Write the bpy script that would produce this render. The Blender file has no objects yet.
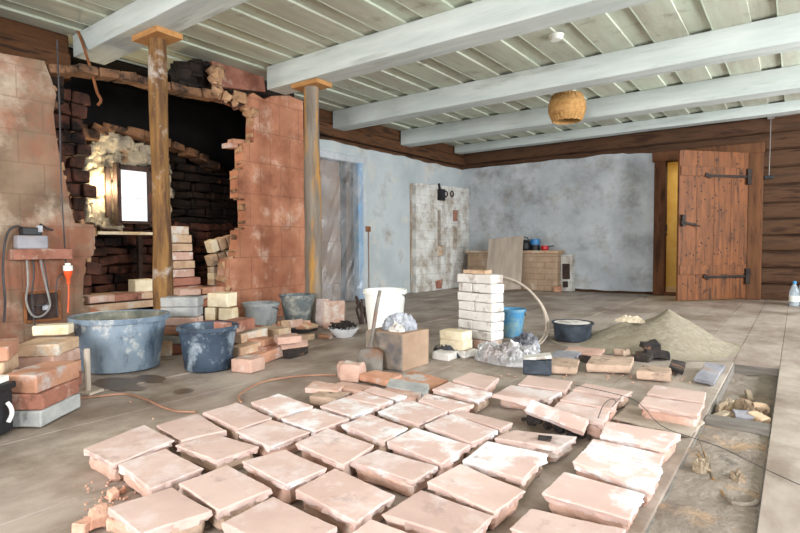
import bpy, bmesh, math, random
from mathutils import Vector, Matrix, Euler, noise
from mathutils.geometry import tessellate_polygon
C = bpy.context.scene.collection
S = bpy.context.scene
PI = math.pi
R = math.radians

# ------------------------------------------------------------------ camera
YAW, PIT, ROL, FPX, EYE = R(36.66), R(2.27), R(-0.29), 533.333, 0.8
cam_d = bpy.data.cameras.new('camera'); cam = bpy.data.objects.new('camera', cam_d); C.objects.link(cam)
cam_d.sensor_width = 36; cam_d.lens = 24; cam_d.clip_start = 0.02; cam_d.clip_end = 100
_fw = Vector((-math.sin(YAW)*math.cos(PIT), math.cos(YAW)*math.cos(PIT), -math.sin(PIT)))
_r0 = Vector((math.cos(YAW), math.sin(YAW), 0)); _u0 = _r0.cross(_fw)
_rt = math.cos(ROL)*_r0 + math.sin(ROL)*_u0; _up = -math.sin(ROL)*_r0 + math.cos(ROL)*_u0
cam.matrix_world = Matrix(((_rt.x, _up.x, -_fw.x, 0), (_rt.y, _up.y, -_fw.y, 0), (_rt.z, _up.z, -_fw.z, EYE), (0, 0, 0, 1)))
S.camera = cam

# ------------------------------------------------------------------ exposure, sky, daylight
vs = S.view_settings
vs.view_transform = 'Standard'; vs.look = 'None'; vs.gamma = 1.0; vs.use_curve_mapping = False
vs.exposure = 0.20
w = bpy.data.worlds.new('world'); S.world = w; w.use_nodes = True
bg = w.node_tree.nodes['Background']; bg.inputs[0].default_value = (0.80, 0.90, 1.0, 1); bg.inputs[1].default_value = 1.2

def area(name, loc, rot, sx, sy, power, col):
    l = bpy.data.lights.new(name, 'AREA'); l.shape = 'RECTANGLE'; l.size = sx; l.size_y = sy
    l.energy = power; l.color = col
    o = bpy.data.objects.new(name, l); C.objects.link(o); o.location = loc; o.rotation_euler = rot
    return o
# daylight through the windows of the right wall (x = 3) and the wall behind (y = -3)
WIN_R = [(0.3, 1.6), (3.3, 4.6), (6.3, 7.6)]
WIN_B = [(-3.6, -2.2), (-0.6, 0.8)]
for i, (a, b) in enumerate(WIN_R):
    area('daylight_right', (3.0, (a+b)/2, 1.5), (0, R(90), 0), 1.3, b-a, (140, 150, 200)[i], (0.94, 0.97, 1.0))
for i, (a, b) in enumerate(WIN_B):
    area('daylight_back', ((a+b)/2, -3.0, 1.5), (R(90), 0, 0), b-a, 1.3, (140, 210)[i], (1.0, 0.985, 0.985))

# ------------------------------------------------------------------ pixel rays onto real planes of the room
def ray(px, py):
    return _fw + _rt*((px-400)/FPX) - _up*((py-266.5)/FPX)
def onz(px, py, z=0.0):
    d = ray(px, py); t = (z-EYE)/d.z; return Vector((d.x*t, d.y*t, z))
def onx(px, py, x):
    d = ray(px, py); t = x/d.x; return Vector((x, d.y*t, EYE+d.z*t))
def ony(px, py, y):
    d = ray(px, py); t = y/d.y; return Vector((d.x*t, y, EYE+d.z*t))

# ------------------------------------------------------------------ materials
def lin(c):
    return tuple((v/255/12.92 if v/255 <= 0.04045 else ((v/255+0.055)/1.055)**2.4) for v in c) + (1,)
def mat(name, c1, c2, scale=6, rough=0.85, bump=0.25, c3=None, thr=0.58, c3s=2.5, metal=0.0, stretch=(1, 1, 1),
        vary=0.0, soft=0.06, c4=None, thr4=0.62, c4s=5, brick=None, bdist=0.01, spec=0.3, alpha=1.0, emit=0.0, planks=None):
    m = bpy.data.materials.new(name); m.use_nodes = True
    nt = m.node_tree; N = nt.nodes; L = nt.links
    p = N['Principled BSDF']
    tc = N.new('ShaderNodeTexCoord'); oi = N.new('ShaderNodeObjectInfo')
    mul = N.new('ShaderNodeMath'); mul.operation = 'MULTIPLY'; mul.inputs[1].default_value = 37.0
    L.new(oi.outputs['Random'], mul.inputs[0])
    add = N.new('ShaderNodeVectorMath'); L.new(tc.outputs['Object'], add.inputs[0]); L.new(mul.outputs[0], add.inputs[1])
    mp = N.new('ShaderNodeMapping'); mp.inputs['Scale'].default_value = stretch; L.new(add.outputs[0], mp.inputs[0])
    def nz(s, det=6, r=0.6, src=mp):
        n = N.new('ShaderNodeTexNoise'); n.inputs['Scale'].default_value = s; n.inputs['Detail'].default_value = det
        n.inputs['Roughness'].default_value = r; L.new(src.outputs[0], n.inputs['Vector']); return n
    def ramp(src, a, b, ca, cb):
        r = N.new('ShaderNodeValToRGB'); r.color_ramp.elements[0].position = a; r.color_ramp.elements[1].position = b
        r.color_ramp.elements[0].color = ca; r.color_ramp.elements[1].color = cb; L.new(src, r.inputs[0]); return r
    n1 = nz(scale); col = ramp(n1.outputs[0], 0.35, 0.65, lin(c1), lin(c2)).outputs[0]
    def over(col, fac, c):
        mx = N.new('ShaderNodeMix'); mx.data_type = 'RGBA'; L.new(fac, mx.inputs[0]); L.new(col, mx.inputs[6])
        if isinstance(c, tuple): mx.inputs[7].default_value = c
        else: L.new(c, mx.inputs[7])
        return mx.outputs[2]
    W, B = (1, 1, 1, 1), (0, 0, 0, 1)
    hgt = nz(scale*5).outputs[0]
    if c3: col = over(col, ramp(nz(c3s, 8, 0.65).outputs[0], thr-soft, thr+soft, B, W).outputs[0], lin(c3))
    if c4: col = over(col, ramp(nz(c4s, 9, 0.7, add).outputs[0], thr4-soft, thr4+soft, B, W).outputs[0], lin(c4))
    if brick:   # (plane, width, height, mortar colour, mortar size, amount)
        sp = N.new('ShaderNodeSeparateXYZ'); cb = N.new('ShaderNodeCombineXYZ'); L.new(tc.outputs['Object'], sp.inputs[0])
        L.new(sp.outputs[{'yz': 1, 'xz': 0, 'xy': 0}[brick[0]]], cb.inputs[0]); L.new(sp.outputs[{'yz': 2, 'xz': 2, 'xy': 1}[brick[0]]], cb.inputs[1])
        bt = N.new('ShaderNodeTexBrick'); bt.inputs['Scale'].default_value = 1.0
        bt.inputs['Brick Width'].default_value = brick[1]; bt.inputs['Row Height'].default_value = brick[2]
        bt.inputs['Mortar Size'].default_value = brick[4]; bt.inputs['Mortar Smooth'].default_value = 0.4
        bt.inputs['Color1'].default_value = (0.86, 0.86, 0.86, 1); bt.inputs['Color2'].default_value = (1.12, 1.08, 1.05, 1)
        L.new(cb.outputs[0], bt.inputs['Vector'])
        mm = N.new('ShaderNodeMix'); mm.data_type = 'RGBA'; mm.blend_type = 'MULTIPLY'; mm.inputs[0].default_value = brick[5]
        L.new(col, mm.inputs[6]); L.new(bt.outputs['Color'], mm.inputs[7]); col = mm.outputs[2]
        fm = N.new('ShaderNodeMath'); fm.operation = 'MULTIPLY'; fm.inputs[1].default_value = brick[5]; L.new(bt.outputs['Fac'], fm.inputs[0])
        col = over(col, fm.outputs[0], lin(brick[3]))
        sb = N.new('ShaderNodeMath'); sb.operation = 'SUBTRACT'; L.new(hgt, sb.inputs[0]); L.new(bt.outputs['Fac'], sb.inputs[1]); hgt = sb.outputs[0]
    if vary:
        hs = N.new('ShaderNodeHueSaturation'); mr = N.new('ShaderNodeMapRange'); L.new(oi.outputs['Random'], mr.inputs[0])
        mr.inputs[3].default_value = 1-vary; mr.inputs[4].default_value = 1+vary; L.new(mr.outputs[0], hs.inputs['Value'])
        L.new(col, hs.inputs['Color']); col = hs.outputs[0]
    L.new(col, p.inputs['Base Color'])
    p.inputs['Roughness'].default_value = rough; p.inputs['Metallic'].default_value = metal
    p.inputs['Specular IOR Level'].default_value = spec; p.inputs['Alpha'].default_value = alpha
    if emit:
        L.new(col, p.inputs['Emission Color']); p.inputs['Emission Strength'].default_value = emit
    if bump:
        bp = N.new('ShaderNodeBump'); bp.inputs['Strength'].default_value = bump; bp.inputs['Distance'].default_value = bdist
        L.new(hgt, bp.inputs['Height']); L.new(bp.outputs[0], p.inputs['Normal'])
    return m
M = {}
M['tile'] = mat('terracotta_tile', (188, 160, 150), (206, 180, 170), 3, c3=(216, 204, 202), thr=0.58, c3s=4, soft=.08, c4=(150, 130, 124), thr4=0.66, c4s=7, vary=0.10, bump=0.3, bdist=0.004)
M['tile_white'] = mat('limewashed_terracotta', (202, 172, 162), (214, 188, 179), 4, c3=(228, 224, 224), thr=0.53, c3s=5, soft=0.05, c4=(140, 118, 118), thr4=0.66, c4s=8, vary=0.07, bump=0.35, bdist=0.004)
M['collar'] = mat('fired_clay_pink', (178, 142, 126), (200, 166, 150), 8, c3=(196, 184, 176), thr=0.6, c3s=7, c4=(90, 72, 66), thr4=0.70, c4s=8, vary=0.08, bump=0.5)
M['collar_buff'] = mat('fired_clay_buff', (168, 144, 126), (192, 166, 146), 8, c3=(150, 130, 118), thr=0.6, c3s=7, c4=(92, 72, 62), thr4=0.60, c4s=9, vary=0.10, bump=0.5)
M['orange_brick'] = mat('orange_brick', (172, 122, 96), (198, 150, 124), 7, c3=(186, 180, 176), thr=0.60, c3s=6, c4=(120, 96, 84), thr4=0.68, vary=0.10, bump=0.6)
M['tan_brick'] = mat('tan_brick', (170, 138, 112), (204, 176, 146), 7, c3=(196, 190, 180), thr=0.58, c3s=6, c4=(112, 98, 90), thr4=0.66, vary=0.08, bump=0.6)
M['grey_brick'] = mat('mortar_grey_brick', (140, 142, 142), (176, 176, 172), 7, c3=(184, 130, 100), thr=0.64, c3s=5, vary=0.08, bump=0.6)
M['red_brick'] = mat('red_brick', (134, 88, 72), (166, 114, 96), 7, c3=(176, 150, 134), thr=0.60, c3s=6, c4=(84, 56, 48), thr4=0.66, vary=0.10, bump=0.6)
M['pink_brick'] = mat('pink_brick', (180, 144, 128), (204, 170, 154), 7, c3=(206, 196, 186), thr=0.58, c3s=6, c4=(128, 98, 88), thr4=0.67, vary=0.10, bump=0.6)
M['white_brick'] = mat('white_painted_brick', (206, 201, 195), (226, 223, 218), 8, c3=(166, 154, 146), thr=0.57, c3s=8, c4=(150, 138, 130), thr4=0.70, vary=0.04, bump=0.4)
M['cream_brick'] = mat('cream_firebrick', (214, 198, 166), (232, 220, 194), 8, c3=(206, 180, 140), thr=0.6, c3s=6, vary=0.05, bump=0.3)
M['charred'] = mat('charred', (30, 28, 30), (66, 58, 54), 10, c3=(140, 100, 74), thr=0.64, c3s=8, bump=0.8)
M['slate'] = mat('grey_slate', (124, 124, 132), (156, 154, 160), 6, c3=(150, 128, 112), thr=0.62, bump=0.4)
M['plaster_w'] = mat('blue_white_plaster', (168, 176, 178), (190, 196, 198), 1.6, c3=(136, 134, 126), thr=0.66, c3s=1.6, soft=0.10, c4=(206, 198, 184), thr4=0.64, c4s=3, bump=0.35)
M['plaster_far'] = mat('stained_blue_grey_plaster', (164, 170, 175), (192, 197, 200), 1.8, c3=(122, 120, 118), thr=0.62, c3s=2.1, soft=0.14, c4=(150, 140, 120), thr4=0.68, c4s=2.6, bump=0.35)
M['pilaster'] = mat('peeling_white_paint', (198, 196, 190), (220, 220, 216), 4, c3=(158, 146, 130), thr=0.56, c3s=3.5, soft=.1, c4=(128, 104, 90), thr4=0.64, c4s=6, bump=0.5, brick=('yz', .3, .15, (160, 152, 144), .006, .15))
M['terracotta_wall'] = mat('terracotta_block_wall', (146, 92, 68), (180, 126, 98), 2.4, c3=(206, 178, 158), thr=0.64, c3s=3, soft=.09, c4=(126, 78, 58), thr4=0.58, c4s=2, bump=0.4, brick=('yz', .28, .34, (132, 90, 70), .005, .28))
M['tan_wall'] = mat('tan_smeared_clay_wall', (104, 86, 70), (136, 114, 94), 2.6, c3=(180, 164, 146), thr=0.60, c3s=3, c4=(146, 92, 70), thr4=0.54, c4s=1.4, soft=.1, bump=0.4, brick=('yz', .34, .24, (140, 112, 92), .006, .18))
M['broken_edge'] = mat('broken_brick_edge', (150, 114, 84), (186, 150, 116), 9, c3=(92, 66, 50), thr=.55, bump=.8)
M['soot'] = mat('soot_masonry', (22, 18, 16), (52, 40, 33), 5, c3=(112, 66, 46), thr=0.66, c3s=6, bump=0.8, brick=('yz', .24, .10, (24, 18, 15), .012, .6))
M['soot_red'] = mat('smoked_red_masonry', (56, 38, 32), (108, 68, 54), 5, c3=(28, 20, 18), thr=0.55, c3s=4, c4=(150, 110, 90), thr4=.68, c4s=8, bump=0.9)
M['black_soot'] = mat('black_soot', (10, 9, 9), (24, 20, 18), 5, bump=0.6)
M['hearth_brick'] = mat('hearth_brick', (112, 78, 56), (158, 118, 86), 8, c3=(56, 42, 34), thr=0.50, c3s=4, vary=.1, bump=0.8)
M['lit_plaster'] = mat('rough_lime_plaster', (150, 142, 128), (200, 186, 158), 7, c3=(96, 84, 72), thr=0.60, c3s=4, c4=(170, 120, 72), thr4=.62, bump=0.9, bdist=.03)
M['ceil'] = mat('pale_green_board', (172, 172, 156), (194, 196, 180), 3, stretch=(3, .35, 3), c3=(198, 208, 190), thr=0.53, c3s=1.2, c4=(122, 112, 96), thr4=0.66, c4s=3, bump=0.25, soft=.1)
M['ceil_edge'] = mat('mint_batten', (190, 202, 184), (206, 216, 200), 5, bump=.2)
M['beam'] = mat('painted_white_beam', (180, 189, 186), (202, 209, 206), 2.5, stretch=(.4, 3, 3), c3=(170, 176, 170), thr=0.62, c3s=3, c4=(120, 114, 104), thr4=0.73, c4s=7, bump=0.35, vary=.03)
M['log'] = mat('dark_log', (62, 43, 30), (98, 68, 46), 3, stretch=(.5, 3, 4), c3=(54, 34, 22), thr=0.56, c3s=3, bump=0.6)
M['log_y'] = mat('dark_log_plate', (66, 44, 28), (112, 72, 42), 3, stretch=(3, .5, 4), c3=(50, 33, 22), thr=0.55, c3s=3, bump=0.6)
M['door_wood'] = mat('old_pine_door', (92, 56, 32), (128, 78, 45), 3, stretch=(5, 5, .5), c3=(60, 38, 26), thr=0.60, c3s=4, c4=(44, 30, 22), thr4=0.62, c4s=7, bump=0.35, rough=.6)
M['frame_wood'] = mat('door_frame_wood', (80, 52, 34), (110, 72, 46), 3, stretch=(4, 4, .6), c3=(62, 38, 24), thr=0.62, bump=0.4)
M['post'] = mat('barked_post', (88, 62, 40), (146, 108, 62), 4, stretch=(4, 4, .6), c3=(84, 58, 40), thr=0.56, c3s=3, c4=(168, 158, 148), thr4=0.63, c4s=4, bump=0.6)
M['post_grey'] = mat('weathered_post', (100, 90, 80), (134, 124, 112), 4, stretch=(4, 4, .5), c3=(168, 124, 66), thr=0.57, c3s=2.2, c4=(110, 92, 76), thr4=0.66, bump=0.6)
M['newwood'] = mat('fresh_pine', (158, 112, 66), (180, 134, 84), 4, stretch=(1, 4, 4), bump=0.15)
M['floor'] = mat('dusty_floorboards', (144, 129, 119), (168, 154, 144), 2.2, stretch=(2, .8, 1), c3=(184, 172, 160), thr=0.54, c3s=1.1, soft=.14, c4=(104, 86, 68), thr4=0.60, c4s=1.8, rough=.55, bump=0.2)
M['pit'] = mat('pit_dirt', (124, 112, 102), (156, 144, 132), 5, c3=(168, 140, 112), thr=.62, c3s=4, c4=(80, 74, 70), thr4=.64, bump=0.9, bdist=.02)
M['pit_wood'] = mat('grey_joist', (108, 102, 96), (140, 134, 126), 5, stretch=(.5, 4, 4), bump=.5)
M['straw'] = mat('straw_rubble', (146, 130, 110), (180, 164, 142), 10, c3=(120, 98, 76), thr=.56, bump=.7)
M['sand'] = mat('dry_sand', (150, 139, 120), (180, 169, 150), 30, c3=(166, 154, 134), thr=.55, c3s=3, bump=0.9, bdist=.02)
M['sand_dark'] = mat('pale_sand_crust', (212, 196, 168), (226, 212, 190), 16, bump=.8)
M['tub'] = mat('stained_trough', (88, 106, 124), (134, 148, 160), 4, stretch=(1, 1, .5), c3=(58, 74, 92), thr=.58, c3s=5, c4=(206, 204, 196), thr4=.60, c4s=4, rough=.6, bump=.3)
M['cement'] = mat('cement_scum', (84, 86, 78), (130, 128, 114), 6, c3=(166, 160, 146), thr=.6, c3s=6, bump=.7)
M['blue_tub'] = mat('dark_blue_tub', (42, 54, 68), (64, 78, 94), 5, c3=(138, 150, 160), thr=.60, c3s=7, c4=(172, 178, 182), thr4=.66, c4s=10, rough=.5, bump=.2)
M['grey_bucket'] = mat('cement_grey_bucket', (128, 132, 134), (164, 166, 164), 5, c3=(96, 102, 106), thr=.6, c3s=5, rough=.6, bump=.3)
M['dark_bucket'] = mat('cement_dark_bucket', (70, 78, 82), (110, 116, 116), 5, c3=(160, 158, 148), thr=.58, c3s=6, rough=.6, bump=.3)
M['white_plastic'] = mat('white_plastic', (226, 228, 222), (240, 240, 234), 4, rough=.35, bump=.05)
M['enamel'] = mat('white_enamel', (226, 230, 234), (240, 242, 244), 4, c3=(150, 84, 50), thr=.72, c3s=12, rough=.25, bump=0)
M['blue_bucket'] = mat('blue_bucket_plastic', (62, 128, 172), (92, 152, 190), 3, c3=(130, 160, 164), thr=.56, c3s=4, rough=.45, bump=.1)
M['black'] = mat('black_metal', (22, 22, 24), (40, 40, 44), 6, rough=.45, bump=.1)
M['black_tar'] = mat('tarred_pot', (28, 34, 42), (62, 70, 80), 8, c3=(120, 126, 132), thr=.66, c3s=7, rough=.5, bump=.6)
M['block'] = mat('rough_block_grey', (128, 116, 104), (152, 138, 124), 6, c3=(96, 92, 92), thr=.58, c3s=4, bump=.6, bdist=.01)
M['block_tan'] = mat('rough_block_tan', (150, 124, 104), (170, 144, 122), 6, bump=.6, bdist=.01)
M['iron'] = mat('rusty_iron', (108, 100, 94), (140, 132, 124), 8, c3=(132, 88, 60), thr=.6, metal=.3, rough=.6)
M['rust'] = mat('rust', (108, 66, 40), (148, 96, 60), 10, rough=.8, bump=.5)
M['hinge'] = mat('black_iron', (26, 22, 20), (48, 38, 32), 8, rough=.6, bump=.4)
M['foil'] = mat('dusty_foil_bag', (150, 150, 152), (192, 190, 190), 5, c3=(146, 136, 134), thr=.6, rough=.35, metal=.25, bump=.6)
M['rag'] = mat('grey_rag', (138, 142, 152), (186, 188, 194), 6, c3=(92, 92, 100), thr=.58, bump=.6)
M['rag_dark'] = mat('dark_rag', (58, 60, 66), (96, 96, 102), 6, c3=(168, 158, 150), thr=.62, bump=.6)
M['cable'] = mat('dark_cable', (50, 48, 50), (72, 70, 72), 8, rough=.5, bump=0)
M['cable_grey'] = mat('grey_cable', (120, 116, 114), (144, 140, 136), 8, rough=.5, bump=0)
M['cable_brown'] = mat('brown_cable', (142, 104, 84), (170, 130, 106), 8, rough=.6, bump=0)
M['orange_pl'] = mat('orange_plastic', (224, 84, 40), (234, 98, 50), 5, rough=.4, bump=0)
M['red_pl'] = mat('red_plastic', (180, 34, 40), (196, 48, 50), 5, rough=.35, bump=0)
M['blue_pl'] = mat('blue_plastic', (40, 110, 170), (70, 140, 190), 5, rough=.35, bump=0)
M['wicker'] = mat('wicker', (170, 128, 76), (198, 156, 100), 20, c3=(146, 102, 58), thr=.62, c3s=14, bump=.3)
M['hatch'] = mat('rusty_black_hatch', (44, 34, 32), (74, 58, 52), 8, c3=(96, 62, 48), thr=.62, bump=.4)
M['stove_tan'] = mat('tan_clay_stove', (160, 136, 112), (186, 160, 136), 4, c3=(200, 190, 174), thr=.64, c3s=4, bump=.5, brick=('xz', .26, .10, (140, 118, 98), .006, .25))
M['board_grey'] = mat('grey_slab', (160, 146, 132), (182, 168, 154), 4, stretch=(3, 3, .5), bump=.3)
M['blue_frame'] = mat('blue_foil_frame', (96, 150, 196), (140, 182, 212), 4, c3=(190, 204, 214), thr=.58, rough=.35, bump=.2)
M['white_frame'] = mat('white_frame', (176, 184, 190), (206, 210, 212), 3, stretch=(2, 2, .5), c3=(150, 146, 140), thr=.6, bump=.2)
M['old_door'] = mat('old_beige_door', (126, 98, 74), (150, 120, 94), 2, c3=(108, 88, 74), thr=.6, bump=.2)
M['pane'] = mat('glowing_pane', (214, 222, 232), (224, 230, 238), 2, bump=0, rough=.2, emit=.35)  # emission stands in for daylight on the glass
M['yellow_lit_wall'] = mat('yellow_lit_boards', (206, 172, 96), (226, 196, 124), 3, bump=.2)  # yellow corridor light is put into the board colour
M['rubble'] = mat('clay_crumbs', (190, 140, 118), (216, 176, 156), 14, vary=.1, bump=.6)
def plastic(name, col, a, rough=.12):
    m = bpy.data.materials.new(name); m.use_nodes = True; p = m.node_tree.nodes['Principled BSDF']
    N = m.node_tree.nodes; L = m.node_tree.links
    p.inputs['Base Color'].default_value = lin(col); p.inputs['Roughness'].default_value = rough
    tc = N.new('ShaderNodeTexCoord'); n = N.new('ShaderNodeTexNoise'); n.inputs['Scale'].default_value = 3
    L.new(tc.outputs['Object'], n.inputs[0]); mr = N.new('ShaderNodeMapRange'); mr.inputs[1].default_value = .3; mr.inputs[2].default_value = .7
    mr.inputs[3].default_value = a-.12; mr.inputs[4].default_value = a+.15; L.new(n.outputs[0], mr.inputs[0]); L.new(mr.outputs[0], p.inputs['Alpha'])
    return m
M['sheet'] = plastic('clear_plastic_sheet', (205, 208, 212), .27, .18)
M['bottle'] = plastic('clear_bottle', (190, 205, 215), .4)

# ------------------------------------------------------------------ mesh builder
class MB:
    def __init__(s): s.v = []; s.f = []
    def add(s, vs, fs, mx=None):
        n = len(s.v)
        for v in vs: s.v.append((mx @ Vector(v)) if mx else Vector(v))
        for f in fs: s.f.append(tuple(i+n for i in f))
        return s
    def box(s, c, d, rot=(0, 0, 0), mx=None):
        x, y, z = (k/2 for k in d)
        vs = [(-x, -y, -z), (x, -y, -z), (x, y, -z), (-x, y, -z), (-x, -y, z), (x, -y, z), (x, y, z), (-x, y, z)]
        m = Matrix.Translation(c) @ Euler(rot).to_matrix().to_4x4()
        if mx: m = mx @ m
        return s.add(vs, [(0, 3, 2, 1), (4, 5, 6, 7), (0, 1, 5, 4), (1, 2, 6, 5), (2, 3, 7, 6), (3, 0, 4, 7)], m)
    def lathe(s, prof, c=(0, 0, 0), seg=32, sx=1, sy=1, caps=True):
        vs = []; fs = []
        for r, z in prof:
            for k in range(seg):
                a = 2*PI*k/seg; vs.append((c[0]+r*sx*math.cos(a), c[1]+r*sy*math.sin(a), c[2]+z))
        for i in range(len(prof)-1):
            for k in range(seg):
                a, b = i*seg+k, i*seg+(k+1) % seg; fs.append((a, b, b+seg, a+seg))
        if caps and prof[0][0] > 1e-4: fs.append(tuple(range(seg))[::-1])
        if caps and prof[-1][0] > 1e-4: fs.append(tuple(range((len(prof)-1)*seg, len(prof)*seg)))
        return s.add(vs, fs)
    def tube(s, pts, r, seg=8, smooth=3):
        P = [Vector(p) for p in pts]
        if smooth and len(P) > 2:
            Q = []
            for i in range(len(P)-1):
                p0, p1, p2, p3 = P[max(i-1, 0)], P[i], P[i+1], P[min(i+2, len(P)-1)]
                for k in range(smooth):
                    t = k/smooth
                    Q.append(.5*((2*p1)+(p2-p0)*t+(2*p0-5*p1+4*p2-p3)*t*t+(3*p1-p0-3*p2+p3)*t**3))
            Q.append(P[-1]); P = Q
        vs = []; fs = []; u = None
        for i, p in enumerate(P):
            t = (P[min(i+1, len(P)-1)]-P[max(i-1, 0)]).normalized()
            if u is None: u = t.orthogonal().normalized()
            u = (u - t*u.dot(t)).normalized(); v = t.cross(u)
            rr = r(i/(len(P)-1)) if callable(r) else r
            for k in range(seg):
                a = 2*PI*k/seg; vs.append(p+(u*math.cos(a)+v*math.sin(a))*rr)
        for i in range(len(P)-1):
            for k in range(seg):
                a, b = i*seg+k, i*seg+(k+1) % seg; fs.append((a, b, b+seg, a+seg))
        fs.append(tuple(range(seg))[::-1]); fs.append(tuple(range((len(P)-1)*seg, len(P)*seg)))
        return s.add(vs, fs)
    def prism(s, loops, f0, f1):
        """loops: outer outline then holes as 2-D points; f0 / f1 map a 2-D point to the front / back 3-D point"""
        tris = tessellate_polygon([[Vector((p[0], p[1], 0)) for p in l] for l in loops])
        flat = [p for l in loops for p in l]; n = len(flat)
        vs = [f0(p) for p in flat]+[f1(p) for p in flat]
        fs = [tuple(t) for t in tris]+[tuple(i+n for i in t[::-1]) for t in tris]
        o = 0
        for l in loops:
            for i in range(len(l)):
                a, b = o+i, o+(i+1) % len(l); fs.append((a, b, b+n, a+n))
            o += len(l)
        return s.add(vs, fs)
    def rough(s, amp, freq, seed=0):
        for i, v in enumerate(s.v):
            s.v[i] = v + noise.noise_vector(v*freq+Vector((seed*7.3, seed*3.1, seed)))*amp
        return s
    def build(s, name, m, parent=None, loc=(0, 0, 0), rot=(0, 0, 0), label=None, cat=None, group=None, kind=None, smooth=False, bevel=0, subdiv=0, sharp=None):
        me = bpy.data.meshes.new(name); me.from_pydata([tuple(v) for v in s.v], [], s.f)
        bm = bmesh.new(); bm.from_mesh(me); bmesh.ops.recalc_face_normals(bm, faces=bm.faces[:]); bm.to_mesh(me); bm.free()
        me.materials.append(M[m])
        if smooth:
            for p in me.polygons: p.use_smooth = True
            me.set_sharp_from_angle(angle=R(24 if sharp is None else sharp))
        o = bpy.data.objects.new(name, me); C.objects.link(o)
        o.location = loc; o.rotation_euler = rot
        if bevel:
            b = o.modifiers.new('bevel', 'BEVEL'); b.width = bevel; b.segments = 2; b.limit_method = 'ANGLE'; b.angle_limit = R(40)
        if subdiv:
            b = o.modifiers.new('sub', 'SUBSURF'); b.levels = subdiv; b.render_levels = subdiv
        if parent: o.parent = parent
        return tag(o, label, cat, group, kind)
def tag(o, label=None, cat=None, group=None, kind=None):
    for k, v in (('label', label), ('category', cat), ('group', group), ('kind', kind)):
        if v: o[k] = v
    return o
def empty(name, loc, label, cat, rot=(0, 0, 0), group=None, kind=None):
    o = bpy.data.objects.new(name, None); C.objects.link(o); o.location = loc; o.rotation_euler = rot; o.empty_display_size = .1
    return tag(o, label, cat, group, kind)
rnd = random.Random(5)
def jit(a): return rnd.uniform(-a, a)

# ------------------------------------------------------------------ the setting
ZC = 2.68      # underside of the ceiling boards
# floorboards running towards the far wall, 25 cm wide, one board lifted between x=-0.33 and x=-0.075
fl = MB(); x = -0.33
PX0, PX1, PY0, PY1 = -0.33, -0.075, 0.2, 4.25
edges = []
while x > -6.6: edges.append((x-.25, x)); x -= .25
edges.append((PX0, PX1)); x = PX1
while x < 3.0: edges.append((x, x+.25)); x += .25
for a, b in edges:
    g = .003
    for y0, y1 in ([(PY1, 9.3), (-3.1, PY0)] if (a, b) == (PX0, PX1) else [(-3.1, 9.3)]):
        dz = -rnd.random()*.004
        fl.box(((a+b)/2, (y0+y1)/2, -.02+dz), (b-a-g, y1-y0, .04))
fl.box((-3.5, 3.1, -.06), (6.3, 12.4, .02)); fl.box((1.5, 3.1, -.06), (3.1, 12.4, .02)) 
fl.box((-.2, 6.8, -.06), (.3, 5.05, .02)); fl.box((-.2, -1.4, -.06), (.3, 3.1, .02))
fl.build('floor', 'floor', kind='structure')
# the open floor channel
pb = MB(); nx, ny = 10, 120
for j in range(ny+1):
    for i in range(nx+1):
        X = PX0-.05+(PX1-PX0+.1)*i/nx; Y = PY0-.05+(PY1-PY0+.1)*j/ny
        base = -.024 if Y < 2.75 else -.07
        pb.v.append(Vector((X, Y, base+.016*noise.noise(Vector((X*9, Y*7, 0)))+.01*noise.noise(Vector((X*30, Y*30, 3))))))
for j in range(ny):
    for i in range(nx):
        a = j*(nx+1)+i; pb.f.append((a, a+1, a+nx+2, a+nx+1))
pb.build('trim_1', 'pit', kind='structure', smooth=True)
j = MB(); j.box((-.2025, 2.83, -.05), (.25, .09, .09)).rough(.004, 12)
j.build('floor_joist', 'pit_wood', label='grey timber joist crossing the open floor channel', cat='joist', bevel=.004)
j = MB(); j.box((PX0-.0, 2.2, -.07), (.012, 4.05, .10)); j.box((PX1, 2.2, -.07), (.012, 4.05, .10)); j.box((-.2, PY1, -.07), (.26, .012, .10))
j.build('trim_2', 'pit_wood', kind='structure')

# ceiling: boards along Y, alternately high and low
ce = MB(); x = -6.5; k = 0
while x < 3.1:
    if k % 2: ce.box((x+.13, 3.1, ZC+.011), (.29, 12.4, .022))
    else: ce.box((x+.115, 3.1, ZC+.034), (.25, 12.4, .022))
    x += .235; k += 1
ce.box((-1.7, 3.1, ZC+.06), (9.8, 12.5, .02))
ce.build('ceiling', 'ceil', kind='structure', bevel=.003)
ed = MB(); x = -6.5+.235
while x < 3.1:
    ed.box((x-.009, 3.1, ZC+.004), (.010, 12.4, .012)); x += .47
ed.build('trim_3', 'ceil_edge', kind='structure')
# beams across the room
def beam(x0, x1, y0, y1, z0, z1, label):
    b = MB(); n = 40
    for i in range(n+1):
        X = x0+(x1-x0)*i/n
        for (y, z) in ((y0, z0), (y1, z0), (y1, z1), (y0, z1)):
            b.v.append(Vector((X, y+.010*noise.noise(Vector((X, y, z))), z+(.008*noise.noise(Vector((X*1.3, y, 5))) if z == z0 else 0))))
    for i in range(n):
        for k in range(4):
            a, c = i*4+k, i*4+(k+1) % 4; b.f.append((a, c, c+4, a+4))
    b.f.append((0, 1, 2, 3)); b.f.append((n*4+3, n*4+2, n*4+1, n*4))
    if label: b.build('ceiling_beam', 'beam', label=label, cat='beam', bevel=.008)
    else: b.build('trim_7' if y0 > 0 else 'trim_8', 'beam', kind='structure', bevel=.008)
beam(-5.2, 3.0, 2.13, 2.40, 2.49, ZC, 'white painted ceiling beam resting on the brown round post before the hearth')
beam(-4.50, 3.0, 3.72, 3.98, 2.44, ZC, 'white painted ceiling beam resting on the grey round post')
beam(-5.24, 3.0, 5.48, 5.72, 2.44, ZC, 'white painted ceiling beam just in front of the wicker lampshade')
beam(-5.24, 3.0, 7.08, 7.34, 2.44, ZC, 'white painted ceiling beam just behind the wicker lampshade')
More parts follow.
